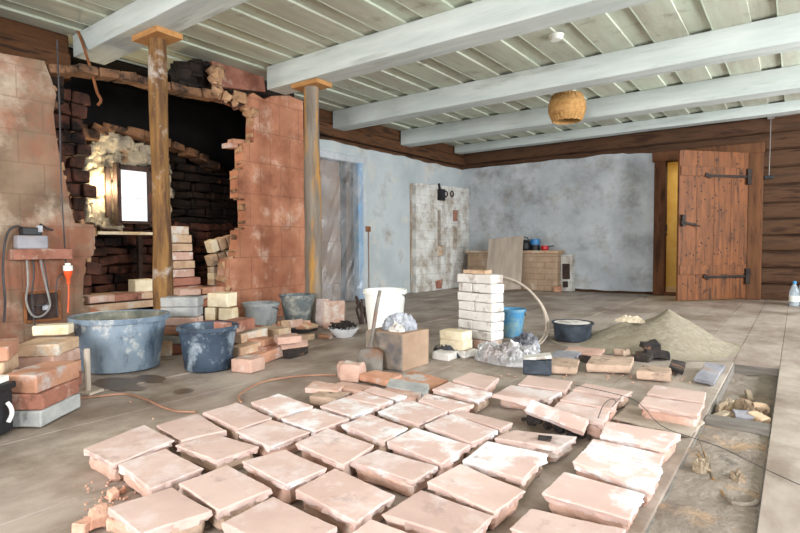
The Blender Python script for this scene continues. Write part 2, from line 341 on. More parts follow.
beam(-5.24, 3.0, 8.78, 8.98, 2.54, ZC, 'thin white ceiling beam beside the far log wall')
beam(-4.95, 3.0, .40, .66, 2.42, ZC, None)
beam(-4.95, 3.0, -1.3, -1.04, 2.42, ZC, None)

# wall with the broken hearth opening, face at x = -4.7
XW = -4.7
def ys(p): q = onx(p[0], p[1], XW); return (q.y, q.z)
hole_px = [(52, 80), (57, 96), (54, 112), (55, 135), (60, 160), (66, 185), (70, 205), (75, 223), (94, 224), (95, 240), (94, 256), (86, 259), (84, 280), (82, 296),
           (84, 306), (112, 312), (150, 312), (190, 308), (225, 300), (232, 289), (225, 286), (225, 272), (227, 259), (236, 258), (238, 244), (238, 230),
           (246, 229), (246, 215), (245, 199), (238, 197), (238, 184), (238, 170), (243, 169), (243, 156), (243, 143), (254, 142), (254, 128), (255, 113),
           (247, 108), (234, 103), (214, 97), (190, 93), (165, 86), (140, 84), (115, 79), (90, 77), (70, 75)]
# the lintel course hangs as its own piece; here the opening runs on up to the ceiling
hole = [ys(p) for p in hole_px]
def ragged(pts, amp, step=.06):
    out = []
    for i in range(len(pts)):
        a, b = Vector(pts[i]), Vector(pts[(i+1) % len(pts)]); n = max(1, int((b-a).length/step))
        for k in range(n):
            p = a.lerp(b, k/n); out.append((p.x+jit(amp), p.y+jit(amp)))
    return out
hole = ragged(hole, .008)
ysplit = 2.06
def wall_piece(name, m, outer, holes, x0, x1, **kw):
    MB().prism([outer]+holes, lambda p: Vector((x0, p[0], p[1])), lambda p: Vector((x1, p[0], p[1]))).build(name, m, kind='structure', **kw)
# left part (tan, smeared) : from behind the viewer to the opening's left edge
iL = hole_px.index((84, 306)); 
Lh = [ys(p) for p in hole_px[:iL+1]]
left_poly = [(-3.1, 0), (1.98, 0), (2.0, .30)] + [(a+jit(.008), b+jit(.008)) for a, b in Lh[::-1]] + [(1.72, 2.24), (1.45, 2.22), (1.1, 2.26), (.5, 2.27), (-3.1, 2.27)]
wall_piece('wall_left', 'tan_wall', left_poly, [], XW, XW-.14)
# right part (terracotta blocks)
iR = hole_px.index((225, 300)); iE = hole_px.index((234, 103))
Rh = [ys(p) for p in hole_px[iR:iE]]
rp = [ys(p) for p in hole_px[iR:iE+1]]
right_poly = [(3.2, 0), (4.42, 0), (4.42, 2.50), (4.2, 2.52), (3.95, 2.46), (3.85, 2.40), (3.70, 2.44), (3.55, 2.33)] + [(a+jit(.006), b+jit(.006)) for a, b in rp[::-1]] + [(3.2, .34)]
wall_piece('wall_left_brick', 'terracotta_wall', right_poly, [], XW, XW-.14)
# parapet under the opening
sill = [ys(p) for p in hole_px[iL:iR+1]]
sp_ = [(1.98, 0)] + [(2.0, .30)] + [(a, b-.02+jit(.01)) for a, b in sill[1:-1]] + [(3.2, .32), (3.2, 0)]
wall_piece('wall_left_sill', 'terracotta_wall', sp_, [], XW-.01, XW-.30)
# end face of the brick mass towards the far wall and its body
MB().box((-5.05, 4.37, 1.25), (.42, .10, 2.5)).build('wall_left_return', 'terracotta_wall', kind='structure')
MB().box((-5.05, 4.37-.55, 2.55), (.40, 1.2, .2)).build('wall_left_top', 'soot', kind='structure')
# broken lighter edges along the opening
eb = MB()
for poly in (rp, Lh):
    for a, b in zip(poly[:-1], poly[1:]):
        A, B_ = Vector(a), Vector(b)
        if (B_-A).length < .03: continue
        n = max(1, int((B_-A).length/.09))
        for k in range(n):
            p = A.lerp(B_, (k+.5)/n); eb.box((XW-.065, p.x, p.y), (.11+jit(.02), .02+rnd.random()*.035, .05+jit(.03)), (jit(.6), jit(.2), 0))
eb.rough(.012, 20, 5); eb.build('wall_left_edge', 'broken_edge', kind='structure', bevel=.006)
# hanging lintel course of broken bricks
lp = [(46, 70), (60, 71), (75, 71), (95, 74), (115, 77), (132, 79), (150, 84), (166, 87), (182, 90), (198, 93), (214, 96), (228, 99), (240, 104)]
Lm = MB()
for i in range(len(lp)-1):
    a, b = onx(*lp[i], XW-.07), onx(*lp[i+1], XW-.07); c = (a+b)/2; d = (b-a)
    Lm.box((c.x+jit(.015), c.y, c.z+jit(.006)), (.18, d.length*.97, .075+jit(.012)), (math.atan2(d.z, d.y)+jit(.05), 0, jit(.05)))
Lm.rough(.018, 11, 3); Lm.build('brick_lintel', 'hearth_brick', label='sagging course of broken bricks hanging over the hearth opening', cat='lintel', bevel=.01)
for i in range(1): pass
# rubble clumps at the top right of the opening
def clump(name, m, pts, x, label, cat, size=.05, n=14, seed=1):
    r_ = random.Random(seed); b = MB()
    for k in range(n):
        p = r_.choice(pts); q = onx(p[0]+r_.uniform(-5, 5), p[1]+r_.uniform(-3, 3), x+r_.uniform(-.06, .06))
        s = size*r_.uniform(.6, 1.5)
        b.box(q, (s, s*1.3, s*.8), (r_.uniform(0, 3), r_.uniform(0, 3), r_.uniform(0, 3)))
    b.rough(.03, 14, seed).rough(.015, 40, seed); return b.build(name, m, label=label, cat=cat, bevel=.008)
clump('broken_masonry', 'broken_edge', [(213, 72), (214, 82), (217, 92), (226, 96), (238, 100), (244, 106), (250, 112)], XW-.03, 'tan lump of broken masonry at upper right of hearth opening', 'masonry', .07, 34, 3)
clump('broken_masonry', 'soot_red', [(226, 100), (222, 97), (232, 104)], XW-.02, 'dark purplish lump hanging below the broken chimney corner', 'masonry', .06, 8, 4)
# chimney stub above the opening (red-brown clay face)
MB().prism([[(212, 60), (264, 74), (266, 92), (214, 86)]], lambda p: onx(p[0], p[1], XW-.10), lambda p: onx(p[0], p[1], XW-.10)+Vector((-.5, 0, 0))).build(
    'chimney_stub', 'red_brick', label='red-brown clay chimney stub under the ceiling right of the brown post', cat='masonry', bevel=.01)
clump('broken_masonry', 'soot', [(184, 72), (195, 74), (204, 70), (207, 82), (200, 84), (190, 84)], XW-.18, 'dark grey masonry lump left of the red-brown chimney stub', 'masonry', .12, 26, 8)
# timber plate over the left part and over the rear left wall
pl = MB(); pl.box((-5.30, -.48, 2.40), (.20, 5.2, .24)); pl.box((-5.33, -.48, 2.60), (.20, 5.2, .16)).rough(.008, 2)
pl.build('wall_left_plate', 'log_y', kind='structure', bevel=.02)
MB().box((-5.02, -.6, 2.1), (.4, 5.0, .26)).build('wall_left_cap', 'soot', kind='structure')

# ---- inside the hearth
def masonry(name, m, x0, y0, y1, z0, z1, bw, bh, dep=.06, skip=None, seed=0, tilt=.10, thick=.12):
    r_ = random.Random(seed); b = MB(); z = z0; row = 0
    while z < z1:
        y = y0-(row % 2)*bw/2
        while y < y1:
            cw = bw*r_.uniform(.8, 1.1)
            if not (skip and skip(y+cw/2, z+bh/2)):
                b.box((x0-thick/2+r_.uniform(-dep, dep*.4), y+cw/2, z+bh/2), (thick, cw*.95, bh*.88), (r_.uniform(-tilt, tilt), r_.uniform(-tilt, tilt), r_.uniform(-tilt, tilt)))
            y += cw
        z += bh; row += 1
    b.rough(.03, 6, seed).rough(.02, 17, seed+1)
    return b.build(name, m, kind='structure', bevel=.014)
XB = -6.0
masonry('wall_hearth_back', 'soot_red', XB+.02, 1.2, 5.0, 0, 1.05, .24, .10, .06, seed=1)
masonry('wall_hearth_upper', 'soot', XB+.0, 2.3, 5.0, 1.05, 1.95, .26, .11, .05, skip=lambda y, z: (2.78 < y < 3.24 and z < 1.72) or z > 2.05-.13*(y-2.5), seed=2)
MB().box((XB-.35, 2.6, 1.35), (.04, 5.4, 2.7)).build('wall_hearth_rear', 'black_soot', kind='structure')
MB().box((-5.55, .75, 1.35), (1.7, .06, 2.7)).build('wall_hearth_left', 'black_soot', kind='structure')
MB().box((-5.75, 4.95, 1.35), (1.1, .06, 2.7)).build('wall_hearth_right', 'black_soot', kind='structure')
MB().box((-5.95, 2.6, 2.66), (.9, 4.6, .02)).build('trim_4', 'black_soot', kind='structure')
MB().box((-5.4, 2.7, .28), (1.3, 3.9, .06)).build('trim_5', 'tan_brick', kind='structure')
# brick jamb left inside
masonry('wall_hearth_jamb', 'soot_red', -5.25, 1.55, 2.22, .3, 2.15, .14, .12, .05, seed=5)
masonry('wall_hearth_bright_jamb', 'hearth_brick', -5.85, 2.30, 2.62, .95, 2.02, .15, .10, .05, seed=6)
# rough plaster round the little window
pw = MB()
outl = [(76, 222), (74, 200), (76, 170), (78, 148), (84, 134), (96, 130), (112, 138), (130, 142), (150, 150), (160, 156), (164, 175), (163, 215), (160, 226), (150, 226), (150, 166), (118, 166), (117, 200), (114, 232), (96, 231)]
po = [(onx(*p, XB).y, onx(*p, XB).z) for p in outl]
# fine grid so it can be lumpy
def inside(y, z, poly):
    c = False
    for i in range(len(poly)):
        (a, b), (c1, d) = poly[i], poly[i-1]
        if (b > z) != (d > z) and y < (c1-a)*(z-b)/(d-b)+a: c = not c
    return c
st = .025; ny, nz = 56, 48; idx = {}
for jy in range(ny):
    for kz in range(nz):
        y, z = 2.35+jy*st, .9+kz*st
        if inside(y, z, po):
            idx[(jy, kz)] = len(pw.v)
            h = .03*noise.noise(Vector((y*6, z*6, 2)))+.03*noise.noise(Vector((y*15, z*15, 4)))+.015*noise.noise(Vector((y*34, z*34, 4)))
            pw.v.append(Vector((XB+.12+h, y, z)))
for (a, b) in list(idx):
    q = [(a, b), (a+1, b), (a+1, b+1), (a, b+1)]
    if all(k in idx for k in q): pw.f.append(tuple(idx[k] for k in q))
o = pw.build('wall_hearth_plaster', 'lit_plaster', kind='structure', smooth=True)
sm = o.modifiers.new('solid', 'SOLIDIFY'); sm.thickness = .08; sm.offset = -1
# arch rib of masonry over the plaster
ar = MB()
for i, p in enumerate([(88, 136), (97, 130), (108, 128), (120, 131), (132, 134), (146, 138), (160, 143), (174, 147), (188, 153), (200, 159), (210, 165)]):
    q = onx(*p, XB+.16); ar.box(q, (.20, .15, .085+jit(.02)), (-.18+jit(.1), jit(.1), jit(.15)))
ar.rough(.03, 9).rough(.02, 22).build('hearth_arch', 'hearth_brick', label='rough brown brick arch above the small hearth window', cat='arch', bevel=.012)
# small window
W0, W1 = onx(118, 222, XB+.28), onx(147, 170, XB+.28)
wx = XB+.28; ya, yb, za, zb = W0.y, W1.y+.02, W0.z, W1.z
wi = empty('window_4', (wx, (ya+yb)/2, za), None, None, kind='structure')
f = MB()
for c, d in ((((0, -(yb-ya)/2, (zb-za)/2)), (.09, .045, zb-za+.08)), ((0, (yb-ya)/2, (zb-za)/2), (.09, .045, zb-za+.08)), ((0, 0, zb-za), (.09, yb-ya, .05)), ((0, 0, 0), (.09, yb-ya, .03))):
    f.box(c, d)
wf = f.build('window_frame', 'hatch', wi, bevel=.004)
g = MB(); g.box((-.01, 0, (zb-za)/2), (.012, yb-ya-.05, zb-za-.03)); g.build('window_pane', 'pane', wi)
g = MB(); g.box((.002, 0, (zb-za)*.45), (.012, yb-ya-.05, .006)); g.build('glazing_bar', 'white_frame', wf)
g = MB(); g.box((-.05, -(yb-ya)/2-.07, .02+(zb-za)/2), (.03, .05, zb-za-.05)); g.build('side_board', 'hatch', wi)
l = bpy.data.lights.new('hearth_glow_light', 'POINT'); l.energy = 16; l.color = (1.0, .80, .50); l.shadow_soft_size = .04  # added point light for the warm glow beside the window, no lamp body
lo = bpy.data.objects.new('hearth_glow_light', l); C.objects.link(lo); lo.location = (wx+.02, ya-.10, za+.36)
l = bpy.data.lights.new('hearth_fill_light', 'POINT'); l.energy = 5; l.color = (1.0, .78, .52); l.shadow_soft_size = .06  # second added point light that brightens the hearth interior
lo = bpy.data.objects.new('hearth_fill_light', l); C.objects.link(lo); lo.location = (-5.2, 3.0, 1.5)
# shelf board inside
a, b = onx(95, 235, -5.6), onx(186, 236, -5.6)
e = empty('shelf_board', (-5.6, (a.y+b.y)/2, .31), 'pale wooden shelf board across the hearth below the small window', 'shelf')
MB().box((0, 0, (a.z+b.z)/2+.02-.31), (.12, b.y-a.y, .03)).build('board', 'cream_brick', e, bevel=.003)
for yy in (.0, .45): MB().box((0, yy-.05, ((a.z+b.z)/2-.305)/2), (.05, .04, (a.z+b.z)/2-.31+.01)).build('prop', 'hatch', e)

# ---- rear left wall, face at x = -5.25
XR = -5.25
DY0, DY1, DZ = 5.02, 6.02, 2.02
top = [(y, 2.26+.03*noise.noise(Vector((y*3, 0, 0)))+.0*y) for y in [4.3+.12*i for i in range(42)]]
outer = [(4.2, 0), (9.3, 0)] + top[::-1]
MB().prism([[(4.2, 0), (DY0, 0), (DY0, DZ), (DY1, DZ), (DY1, 0), (9.3, 0)]+top[::-1]], lambda p: Vector((XR, p[0], p[1])), lambda p: Vector((XR-.1, p[0], p[1]))).build('wall_left_rear', 'plaster_w', kind='structure')
b = MB(); b.box((XR-.12, 6.8, 2.24), (.20, 5.1, .16)); b.box((XR-.10, 6.8, 2.42), (.22, 5.1, .17)); b.box((XR-.13, 6.8, 2.6), (.22, 5.1, .18)); b.rough(.01, 2)
b.build('wall_left_rear_logs', 'log_y', kind='structure', bevel=.025)
# plastic-covered doorway
d = empty('door_2', (XR, (DY0+DY1)/2, 0), None, None, kind='structure')
hw = (DY1-DY0)/2
f = MB(); f.box((.015, -hw-.03, DZ/2), (.08, .09, DZ+.06)); f.box((.015, 0, DZ+.03), (.08, 2*hw+.15, .09)); f.build('door_frame', 'white_frame', d, bevel=.006)
f = MB(); f.box((.02, hw-.01, DZ/2), (.09, .11, DZ)); f.build('frame_cover', 'blue_frame', d, bevel=.006)
f = MB(); f.box((-.16, 0, DZ/2), (.04, 2*hw, DZ));
for z0 in (.35, 1.3): f.box((-.135, 0, z0+.2), (.02, 2*hw-.3, .6))
f.build('door_leaf', 'old_door', d, bevel=.01)
MB().box((-.22, 0, DZ/2), (.03, 2*hw+.5, DZ+.3)).build('door_gap_blocker', 'charred', d)  # added dark sheet, shuts out the bright sky seen through the door gap
f = MB(); f.box((-.13, hw-.2, DZ/2), (.05, .10, DZ)); f.build('door_edge', 'charred', d)
sh = MB(); ny, nz = 46, 80
for k in range(nz+1):
    for i in range(ny+1):
        u, v = i/ny, k/nz
        yy = -hw-.07+u*(2*hw+.16); zz = v*(DZ+.09)
        e = math.sin(PI*u)
        h = .035*noise.noise(Vector((u*3+v*5, v*2.0, 1)))+.045*noise.noise(Vector(((u*1.1-v*.9)*9, v*.8, 6)))*(.4+e)+.012*noise.noise(Vector(((u-v)*24, v*3, 2)))
        if v < .08: h += .05*(.08-v)/.08
        sh.v.append(Vector((.085+h, yy, zz+.01)))
for k in range(nz):
    for i in range(ny):
        a = k*(ny+1)+i; sh.f.append((a, a+1, a+ny+2, a+ny+1))
sh.build('plastic_sheet', 'sheet', loc=(XR, (DY0+DY1)/2, 0), label='wrinkled clear plastic sheet hanging over the left doorway', cat='plastic sheet', smooth=True)

# small things on the rear left wall
q = onx(368, 229, XR+.015); MB().box((0, 0, 0), (.03, .10, .08)).build('junction_box', 'rust', loc=q, label='small rust-brown box on the wall right of plastic-covered doorway', cat='box', bevel=.005)
MB().tube([(XR+.01, q.y+.01, q.z), (XR+.01, q.y+.02, 1.0), (XR+.01, q.y+.02, .1)], .006, 6).build('wall_conduit', 'cable_brown', label='thin pipe running down the wall from the rust-brown box', cat='pipe')

# brick pilaster near the corner
XP = -5.12
PYa, PYb = onx(416, 240, XP).y, 9.16
PZ = onx(416, 183, XP).z
def PP(px, py): q = onx(px, py, XP); return (q.y-PYa, q.z)
h1 = [(437.5, 210), (441, 210), (441, 245), (446, 246), (446, 255), (441, 256), (441, 269), (437.5, 269)]
h2 = [(453, 226), (457, 227), (457, 250), (453, 250)]
h3 = [(453, 210), (458.5, 210), (458.5, 221), (453, 221)]
h4 = [(435, 281), (443, 279), (442, 288.5), (436, 289)]
wp = PYb-PYa
topz = [(wp*i/12, PZ+.01*jit(1)+.005*i) for i in range(13)]
pi_ = empty('trim_6', (XP, PYa, 0), None, None, kind='structure')
MB().prism([[(0, 0), (wp, 0)]+topz[::-1]]+[[PP(*p) for p in h] for h in (h1, h2, h3, h4)], lambda p: Vector((0, p[0], p[1])), lambda p: Vector((-.08, p[0], p[1]))).build('pilaster_face', 'pilaster', pi_)
MB().box((-.13+.03, wp/2, PZ/2), (.04, wp-.02, PZ-.02)).build('pilaster_back', 'tan_brick', pi_)
MB().box((-.045, PP(455, 215)[0], PP(455, 215)[1]), (.07, .20, .24)).build('brick_patch', 'red_brick', pi_)
MB().box((-.045, PP(439, 284)[0], PP(439, 284)[1]), (.07, .24, .16)).build('soot_door', 'red_brick', pi_)
q = PP(440, 195)
b = MB(); b.box((.03, q[0]+.0, q[1]), (.06, .17, .20)); b.box((.02, q[0]-.05, q[1]+.14), (.03, .03, .12), (.3, 0, 0)); b.build('black_box', 'black', loc=(XP, PYa, 0), label='black square box fixed high on the peeling white pilaster', cat='box')
for px in (446, 452):
    q = onx(px, 194, XP+.01)
    b = MB()
    for k in range(16):
        a0, a1 = 2*PI*k/16, 2*PI*(k+1)/16
    b.tube([(0, .05*math.cos(2*PI*k/16), .05*math.sin(2*PI*k/16)) for k in range(17)], .012, 6, 1)
    b.build('wall_ring', 'hatch', loc=q, label='dark round flue ring %s black box on white pilaster' % ('next to the' if px == 446 else 'second to the right of the'), cat='ring')

# ---- far wall, plane y = 9.2
YF = 9.2
OX0, OX1, OZ = -1.66, -.57, 2.08
lg = MB(); z = -.02; k = 0
while z < 2.7:
    h = .235+jit(.02)
    segs = [(-5.4, OX0-.1), (OX1+.1, 3.1)] if z+h/2 < OZ+.08 else [(-5.4, 3.1)]
    for a, b_ in segs:
        n = 24; lb = MB()
        for i in range(n+1):
            X = a+(b_-a)*i/n; o1 = .012*noise.noise(Vector((X*.8, k, 0)))
            for (y, zz) in ((0.03, -.006), (-.015, .02), (-.035, h*.3), (-.04, h*.6), (-.015, h-.02), (.03, h+.006), (.16, h+.006), (.16, -.006)):
                lb.v.append(Vector((X, YF+y+o1, z+zz+.012*noise.noise(Vector((X*.7, round(z+zz, 1)*3, 9))))))
        for i in range(n):
            for kk in range(8):
                p, q = i*8+kk, i*8+(kk+1) % 8; lb.f.append((p, q, q+8, p+8))
        lb.f.append(tuple(range(8))); lb.f.append(tuple(range(n*8, n*8+8))[::-1])
        lg.add(lb.v, lb.f)
    z += h; k += 1
lg.build('wall_far', 'log', kind='structure', smooth=True)
MB().box((-3.6, YF+.2, 1.4), (3.8, .06, 2.8)).box((1.4, YF+.2, 1.4), (3.8, .06, 2.8)).box((-1.1, YF+.2, 2.4), (1.4, .06, .6)).build('wall_far_backing', 'black_soot', kind='structure')
tp = [(x_, 2.27+.03*noise.noise(Vector((x_*2.5, 7, 0)))-(.03 if x_ > -2.2 else 0)) for x_ in [-5.3+.1*i for i in range(36)]]
tp = [p for p in tp if p[0] < -1.82]
bt = [(x_, .04+.03*noise.noise(Vector((x_*3, 3, 0)))) for x_ in [-5.3+.15*i for i in range(24)] if x_ < -1.82]
MB().prism([bt+[(-1.81, .05), (-1.80, 2.22)]+tp[::-1]], lambda p: Vector((p[0], YF-.07, p[1])), lambda p: Vector((p[0], YF+.02, p[1]))).build('wall_far_plaster', 'plaster_far', kind='structure')
# door frame and ajar leaf
fr = empty('door_1', ((OX0+OX1)/2, YF, 0), None, None, kind='structure')
w_ = OX1-OX0
f = MB(); f.box((-w_/2-.07, -.03, OZ/2), (.16, .18, OZ)); f.box((w_/2+.08, -.03, OZ/2), (.18, .18, OZ)); f.box((0, -.04, OZ+.07), (w_+.36, .18, .15)); f.box((0, .0, .02), (w_, .16, .05))
f.build('door_frame', 'frame_wood', fr, bevel=.01)
f = MB(); f.box((-w_/2+.03, -.09, 1.05), (.02, .03, .10)); f.box((-w_/2+.03, -.10, .95), (.02, .05, .04)); f.build('latch_keeper', 'hinge', fr)
hx, hy = -.585, 9.04
lx, ly = onz(676.5, 302).x, onz(676.5, 302).y
ang = math.atan2(hy-ly, hx-lx)   # leaf runs from its free edge to the hinge
LW = math.hypot(hx-lx, hy-ly); LH = 2.06
dl = empty('plank_door', (hx, hy, .02), 'old brown plank door standing ajar in the far wall', 'door', rot=(0, 0, ang))
for i in range(4):
    w0 = LW/4
    MB().box((-LW+w0*(i+.5), 0, LH/2), (w0-.004, .035, LH)).build('door_plank', 'door_wood', dl, bevel=.003)
for z0 in (.42, 1.78):
    MB().box((-LW/2, -.024, z0), (LW-.03, .016, .13)).build('door_ledge', 'door_wood', dl, bevel=.004)
for z0 in (.32, 1.72):
    b = MB(); b.box((-.36, -.045, z0), (.72, .012, .035)); b.box((-.02, -.05, z0), (.07, .03, .22)); b.box((-.70, -.045, z0), (.10, .012, .05), (0, .4, 0))
    b.build('strap_hinge', 'hinge', dl, bevel=.003)
b = MB(); b.box((-LW+.13, -.05, 1.06), (.24, .02, .03), (0, .12, 0)); b.box((-LW+.05, -.045, 1.10), (.05, .03, .16)); b.tube([(-LW+.2, -.05, 1.04), (-LW+.26, -.08, 1.03), (-LW+.30, -.06, 1.02)], .01, 6)
b.build('door_latch', 'hinge', dl, bevel=.003)
# nail heads and dark knots
b = MB(); r_ = random.Random(3)
for k in range(70):
    X = -LW+.06+r_.random()*(LW-.12); Z = .12+r_.random()*1.8
    b.lathe([(.0, .004), (.007+.006*r_.random(), .002), (.012, 0)], (0, 0, 0), 8)
    for i in range(24): 
        v = b.v[-24+i]; b.v[-24+i] = Vector((X+v.x, -.018-v.z-(.0), Z+v.y))
b.build('nail_head', 'hinge', dl, kind='stuff')
# lit corridor behind the door
b = MB(); b.box((-1.2, 10.9, 1.3), (2.6, .05, 2.6)); b.box((-2.2, 10.1, 1.3), (.05, 1.6, 2.6)); b.box((-.1, 10.1, 1.3), (.05, 1.6, 2.6)); b.box((-1.2, 10.1, 2.6), (2.4, 1.7, .05))
b.build('wall_corridor', 'yellow_lit_wall', kind='structure'); MB().box((-1.2, 10.1, -.03), (2.4, 1.9, .05)).build('floor_corridor', 'floor', kind='structure')
area('corridor_lamp', (-1.3, 10.1, 2.4), (0, 0, 0), .5, .5, 14, (1.0, .85, .55))

# wire with switch on the log wall
q0, q1 = ony(771, 117, YF-.06), ony(769, 176, YF-.09)
wr = empty('hanging_switch', q1, 'small dark switch hanging on a thin wire by the log wall', 'switch')
MB().box((0, 0, -.02), (.11, .05, .05)).build('switch_body', 'black', wr, bevel=.006)
MB().tube([(0, 0, 0), (.005, 0, (q0.z-q1.z)/2), (q0.x-q1.x, q0.y-q1.y, q0.z-q1.z)], .006, 6).build('wire', 'cable_grey', wr)
b = MB(); qq = ony(801, 112, YF-.06); b.tube([q0, qq+Vector((.3, 0, 0))], .012, 6, 0); b.box(q0, (.08, .04, .05))
b.build('wall_conduit', 'cable_grey', label='thin grey conduit along the top of the log wall', cat='pipe')

# right and back walls (outside the picture) with window openings
def pierced(name, axis, pos, a0, a1, wins, m):
    pts = [[(a0, 0), (a1, 0), (a1, ZC), (a0, ZC)]]+[[(a, .85), (b, .85), (b, 2.15), (a, 2.15)] for a, b in wins]
    if axis == 'x': MB().prism(pts, lambda p: Vector((pos, p[0], p[1])), lambda p: Vector((pos+.2, p[0], p[1]))).build(name, m, kind='structure')
    else: MB().prism(pts, lambda p: Vector((p[0], pos, p[1])), lambda p: Vector((p[0], pos-.2, p[1]))).build(name, m, kind='structure')
pierced('wall_right', 'x', 2.95, -3.1, 9.3, WIN_R, 'plaster_w')
pierced('wall_back', 'y', -2.95, -6.4, 3.1, WIN_B, 'plaster_w')

# ------------------------------------------------------------------ posts
def post(x, y, h, r0, r1, m, label, seed):
    e = empty('support_post', (x, y, 0), label, 'post')
    b = MB(); n = 26
    prof = [(r0+(r1-r0)*i/n, h*i/n) for i in range(n+1)]
    b.lathe(prof, seg=20)
    for i, v in enumerate(b.v):
        d = .006*noise.noise(Vector((v.x*14, v.y*14, v.z*2.5+seed)))+.012*noise.noise(Vector((v.z*1.2, seed, 0)))
        s_ = noise.noise(Vector((v.z*.9, seed*2, 3)))*.012
        b.v[i] = Vector((v.x*(1+d/r0)+s_, v.y*(1+d/r0), v.z))
    b.build('post_trunk', m, e, smooth=True)
    MB().box((0, 0, h+.022), (.36, .22, .044), (0, 0, .03)).build('cap_board', 'newwood', e, bevel=.003)
post(-4.13, 2.32, 2.444, .074, .066, 'post', 'brown round timber post standing in front of the hearth opening', 1)
post(-3.97, 3.85, 2.394, .092, .078, 'post_grey', 'grey weathered round post left of the plastic-covered doorway', 2)

# ------------------------------------------------------------------ ceiling fittings
q = ony(567, 108, 6.35)
lm = empty('wicker_lampshade', (q.x, q.y, q.z), 'round woven wicker lampshade hanging between two white beams', 'lampshade')
b = MB()
for k in range(18):
    z = -.15+.30*k/17; r_ = .155+.055*math.sin(PI*(k+.5)/18)
    b.tube([(r_*math.cos(2*PI*i/28), r_*math.sin(2*PI*i/28), z+.004*(-1)**i) for i in range(29)], .0095, 5, 1)
for i in range(28):
    a = 2*PI*i/28; b.tube([((.155+.055*math.sin(PI*(k+.5)/6))*math.cos(a), (.155+.055*math.sin(PI*(k+.5)/6))*math.sin(a), -.15+.30*k/5) for k in range(6)], .006, 4, 1)
b.build('woven_shade', 'wicker', lm, smooth=True)
b = MB(); b.tube([(0, 0, .12), (0, 0, ZC-q.z)], .006, 6, 0); b.lathe([(.0, .04), (.02, .04), (.02, .14), (0, .14)]); b.box((0, 0, .145), (.33, .01, .01)); b.box((0, 0, .145), (.01, .33, .01)); lh_ = b.build('lamp_holder', 'cable', lm)
b = MB(); b.lathe([(0, -.05), (.03, -.04), (.035, 0), (.015, .05), (0, .05)]); b.build('light_bulb', 'white_plastic', lh_, smooth=True)
q = onz(556, 35, ZC); 
sd = empty('smoke_detector', (q.x, q.y, ZC), 'round white smoke detector on the ceiling boards between beams', 'detector')
MB().lathe([(0, -.045), (.045, -.045), (.06, -.03), (.062, 0)]).build('detector_body', 'white_plastic', sd, smooth=True)
MB().lathe([(0, -.012), (.07, -.012), (.07, 0)]).build('mounting_plate', 'white_plastic', sd, smooth=True)

# ------------------------------------------------------------------ clay tiles laid out on the floor
TQ = [((81.3,449),(144.4,423.5),(175.3,439.7),(112.2,465.2)),((155.2,424.9),(196.8,412.8),(227.6,430.3),(180.7,441)),((174,445),(214,433.2),(260.2,446.3),(217,461.4)),
((116.8,463.8),(165.9,447.7),(204.8,467.9),(150.3,489.9)),((177.2,482.6),(228,464.6),(274,488),(219,511)),((106.3,506.8),(172.6,486.6),(214.2,510.8),(140,535)),
((220,522),(273,496),(339,526),(290,556)),((202,412.2),(237.1,402.1),(273.3,417.2),(238.2,429.2)),((235.7,431.8),(271.3,419.6),(311.4,431.2),(270.3,447.3)),
((240,461),(285,449),(329,468),(287,485)),((294,489),(334,467),(397,495),(357,523)),((250.2,402.1),(278.3,392.7),(314.5,406.1),(279.3,416.2)),
((279.3,418.2),(314.5,408.1),(350.6,418.2),(315.5,431.2)),((294,443.3),(327.5,427.2),(376,445),(343.6,465.4)),((318.5,406),(344.6,396.7),(381,406),(352,416.2)),
((344,397),(362,390.5),(394,401),(380,405.5)),((363,390),(374,386),(408,396),(398,400)),((377.1,411.2),(407.3,398.1),(449.4,411.2),(420.3,425.2)),
((340.6,424.2),(370,413.8),(409.3,427.7),(384.2,441.3)),((385.2,441.3),(414.3,426.9),(471.5,444.3),(442.4,464.4)),((423.3,424.2),(451.4,413.2),(499.6,430.3),(471.5,443.3)),
((348,461),(377,449),(440,466),(414,481)),((380,514),(420,489),(495,515),(468,540)),((426,481),(460,463),(527,491),(495,513)),((345,536),(370,518),(432,541),(395,566)),
((461,460),(487,440),(550,454),(524,480)),((417.3,400),(426.3,393),(475.5,404.2),(450.4,411.2)),((431.4,389),(448.4,381.5),(493.6,393),(478.6,401)),
((451.4,380),(470,371.8),(500,378),(486,389)),((451.4,413.2),(460.5,409.6),(514,423.2),(502,429.3)),((493,438.3),(513,429.3),(578.4,436.3),(560.3,448.3)),
((495,393.1),(510,384.7),(563,392),(550,400)),((517,384),(527,375),(573.4,381),(566,391)),((571.4,389.5),(584.4,382.7),(633.6,391.5),(621.6,398.5)),
((559,399.5),(571,391.5),(620.6,399.5),(612.5,409)),((550,409),(558,401.5),(611.5,410.5),(604.5,424)),((645.3,393.5),(653.3,384.7),(707,392),(705,403)),
((637.2,404),(644.3,396),(705.5,404.6),(698.5,415)),((599,435),(605,420),(682.4,434),(666.3,450)),((583,449),(592,438),(666,455),(662,466)),
((570.6,461),(581,450),(664.4,468),(652.6,491)),((539.6,493),(563,470.6),(646.5,494),(630.7,520)),((507.5,527),(529.4,507.7),(629,528.6),(600,560))]
COLS = [[0, 1, 7, 11], [3, 2, 8, 12, 14, 15, 16], [5, 4, 9, 13, 18, 17, 26, 27, 28], [6, 10, 21, 19, 20, 29, 31, 32], [24, 22, 23, 25, 30, 35, 34, 33], [42, 41, 40, 39, 38, 37, 36]]
CN = ['leftmost', 'second', 'third', 'fourth', 'fifth', 'rightmost']; ON = ['first', 'second', 'third', 'fourth', 'fifth', 'sixth', 'seventh', 'eighth', 'ninth']
WHITE = {11, 12, 14, 17, 18, 19, 20, 25, 40, 41, 39, 26, 27, 15, 16, 38}
EXTRA = {30: 'with a dark burnt spot', 38: 'tilted with a grey scar', 0: 'skewed outward at the corner', 1: 'with small dark chips', 35: 'partly hidden under a tilted slab', 41: 'with a white limewash rim'}
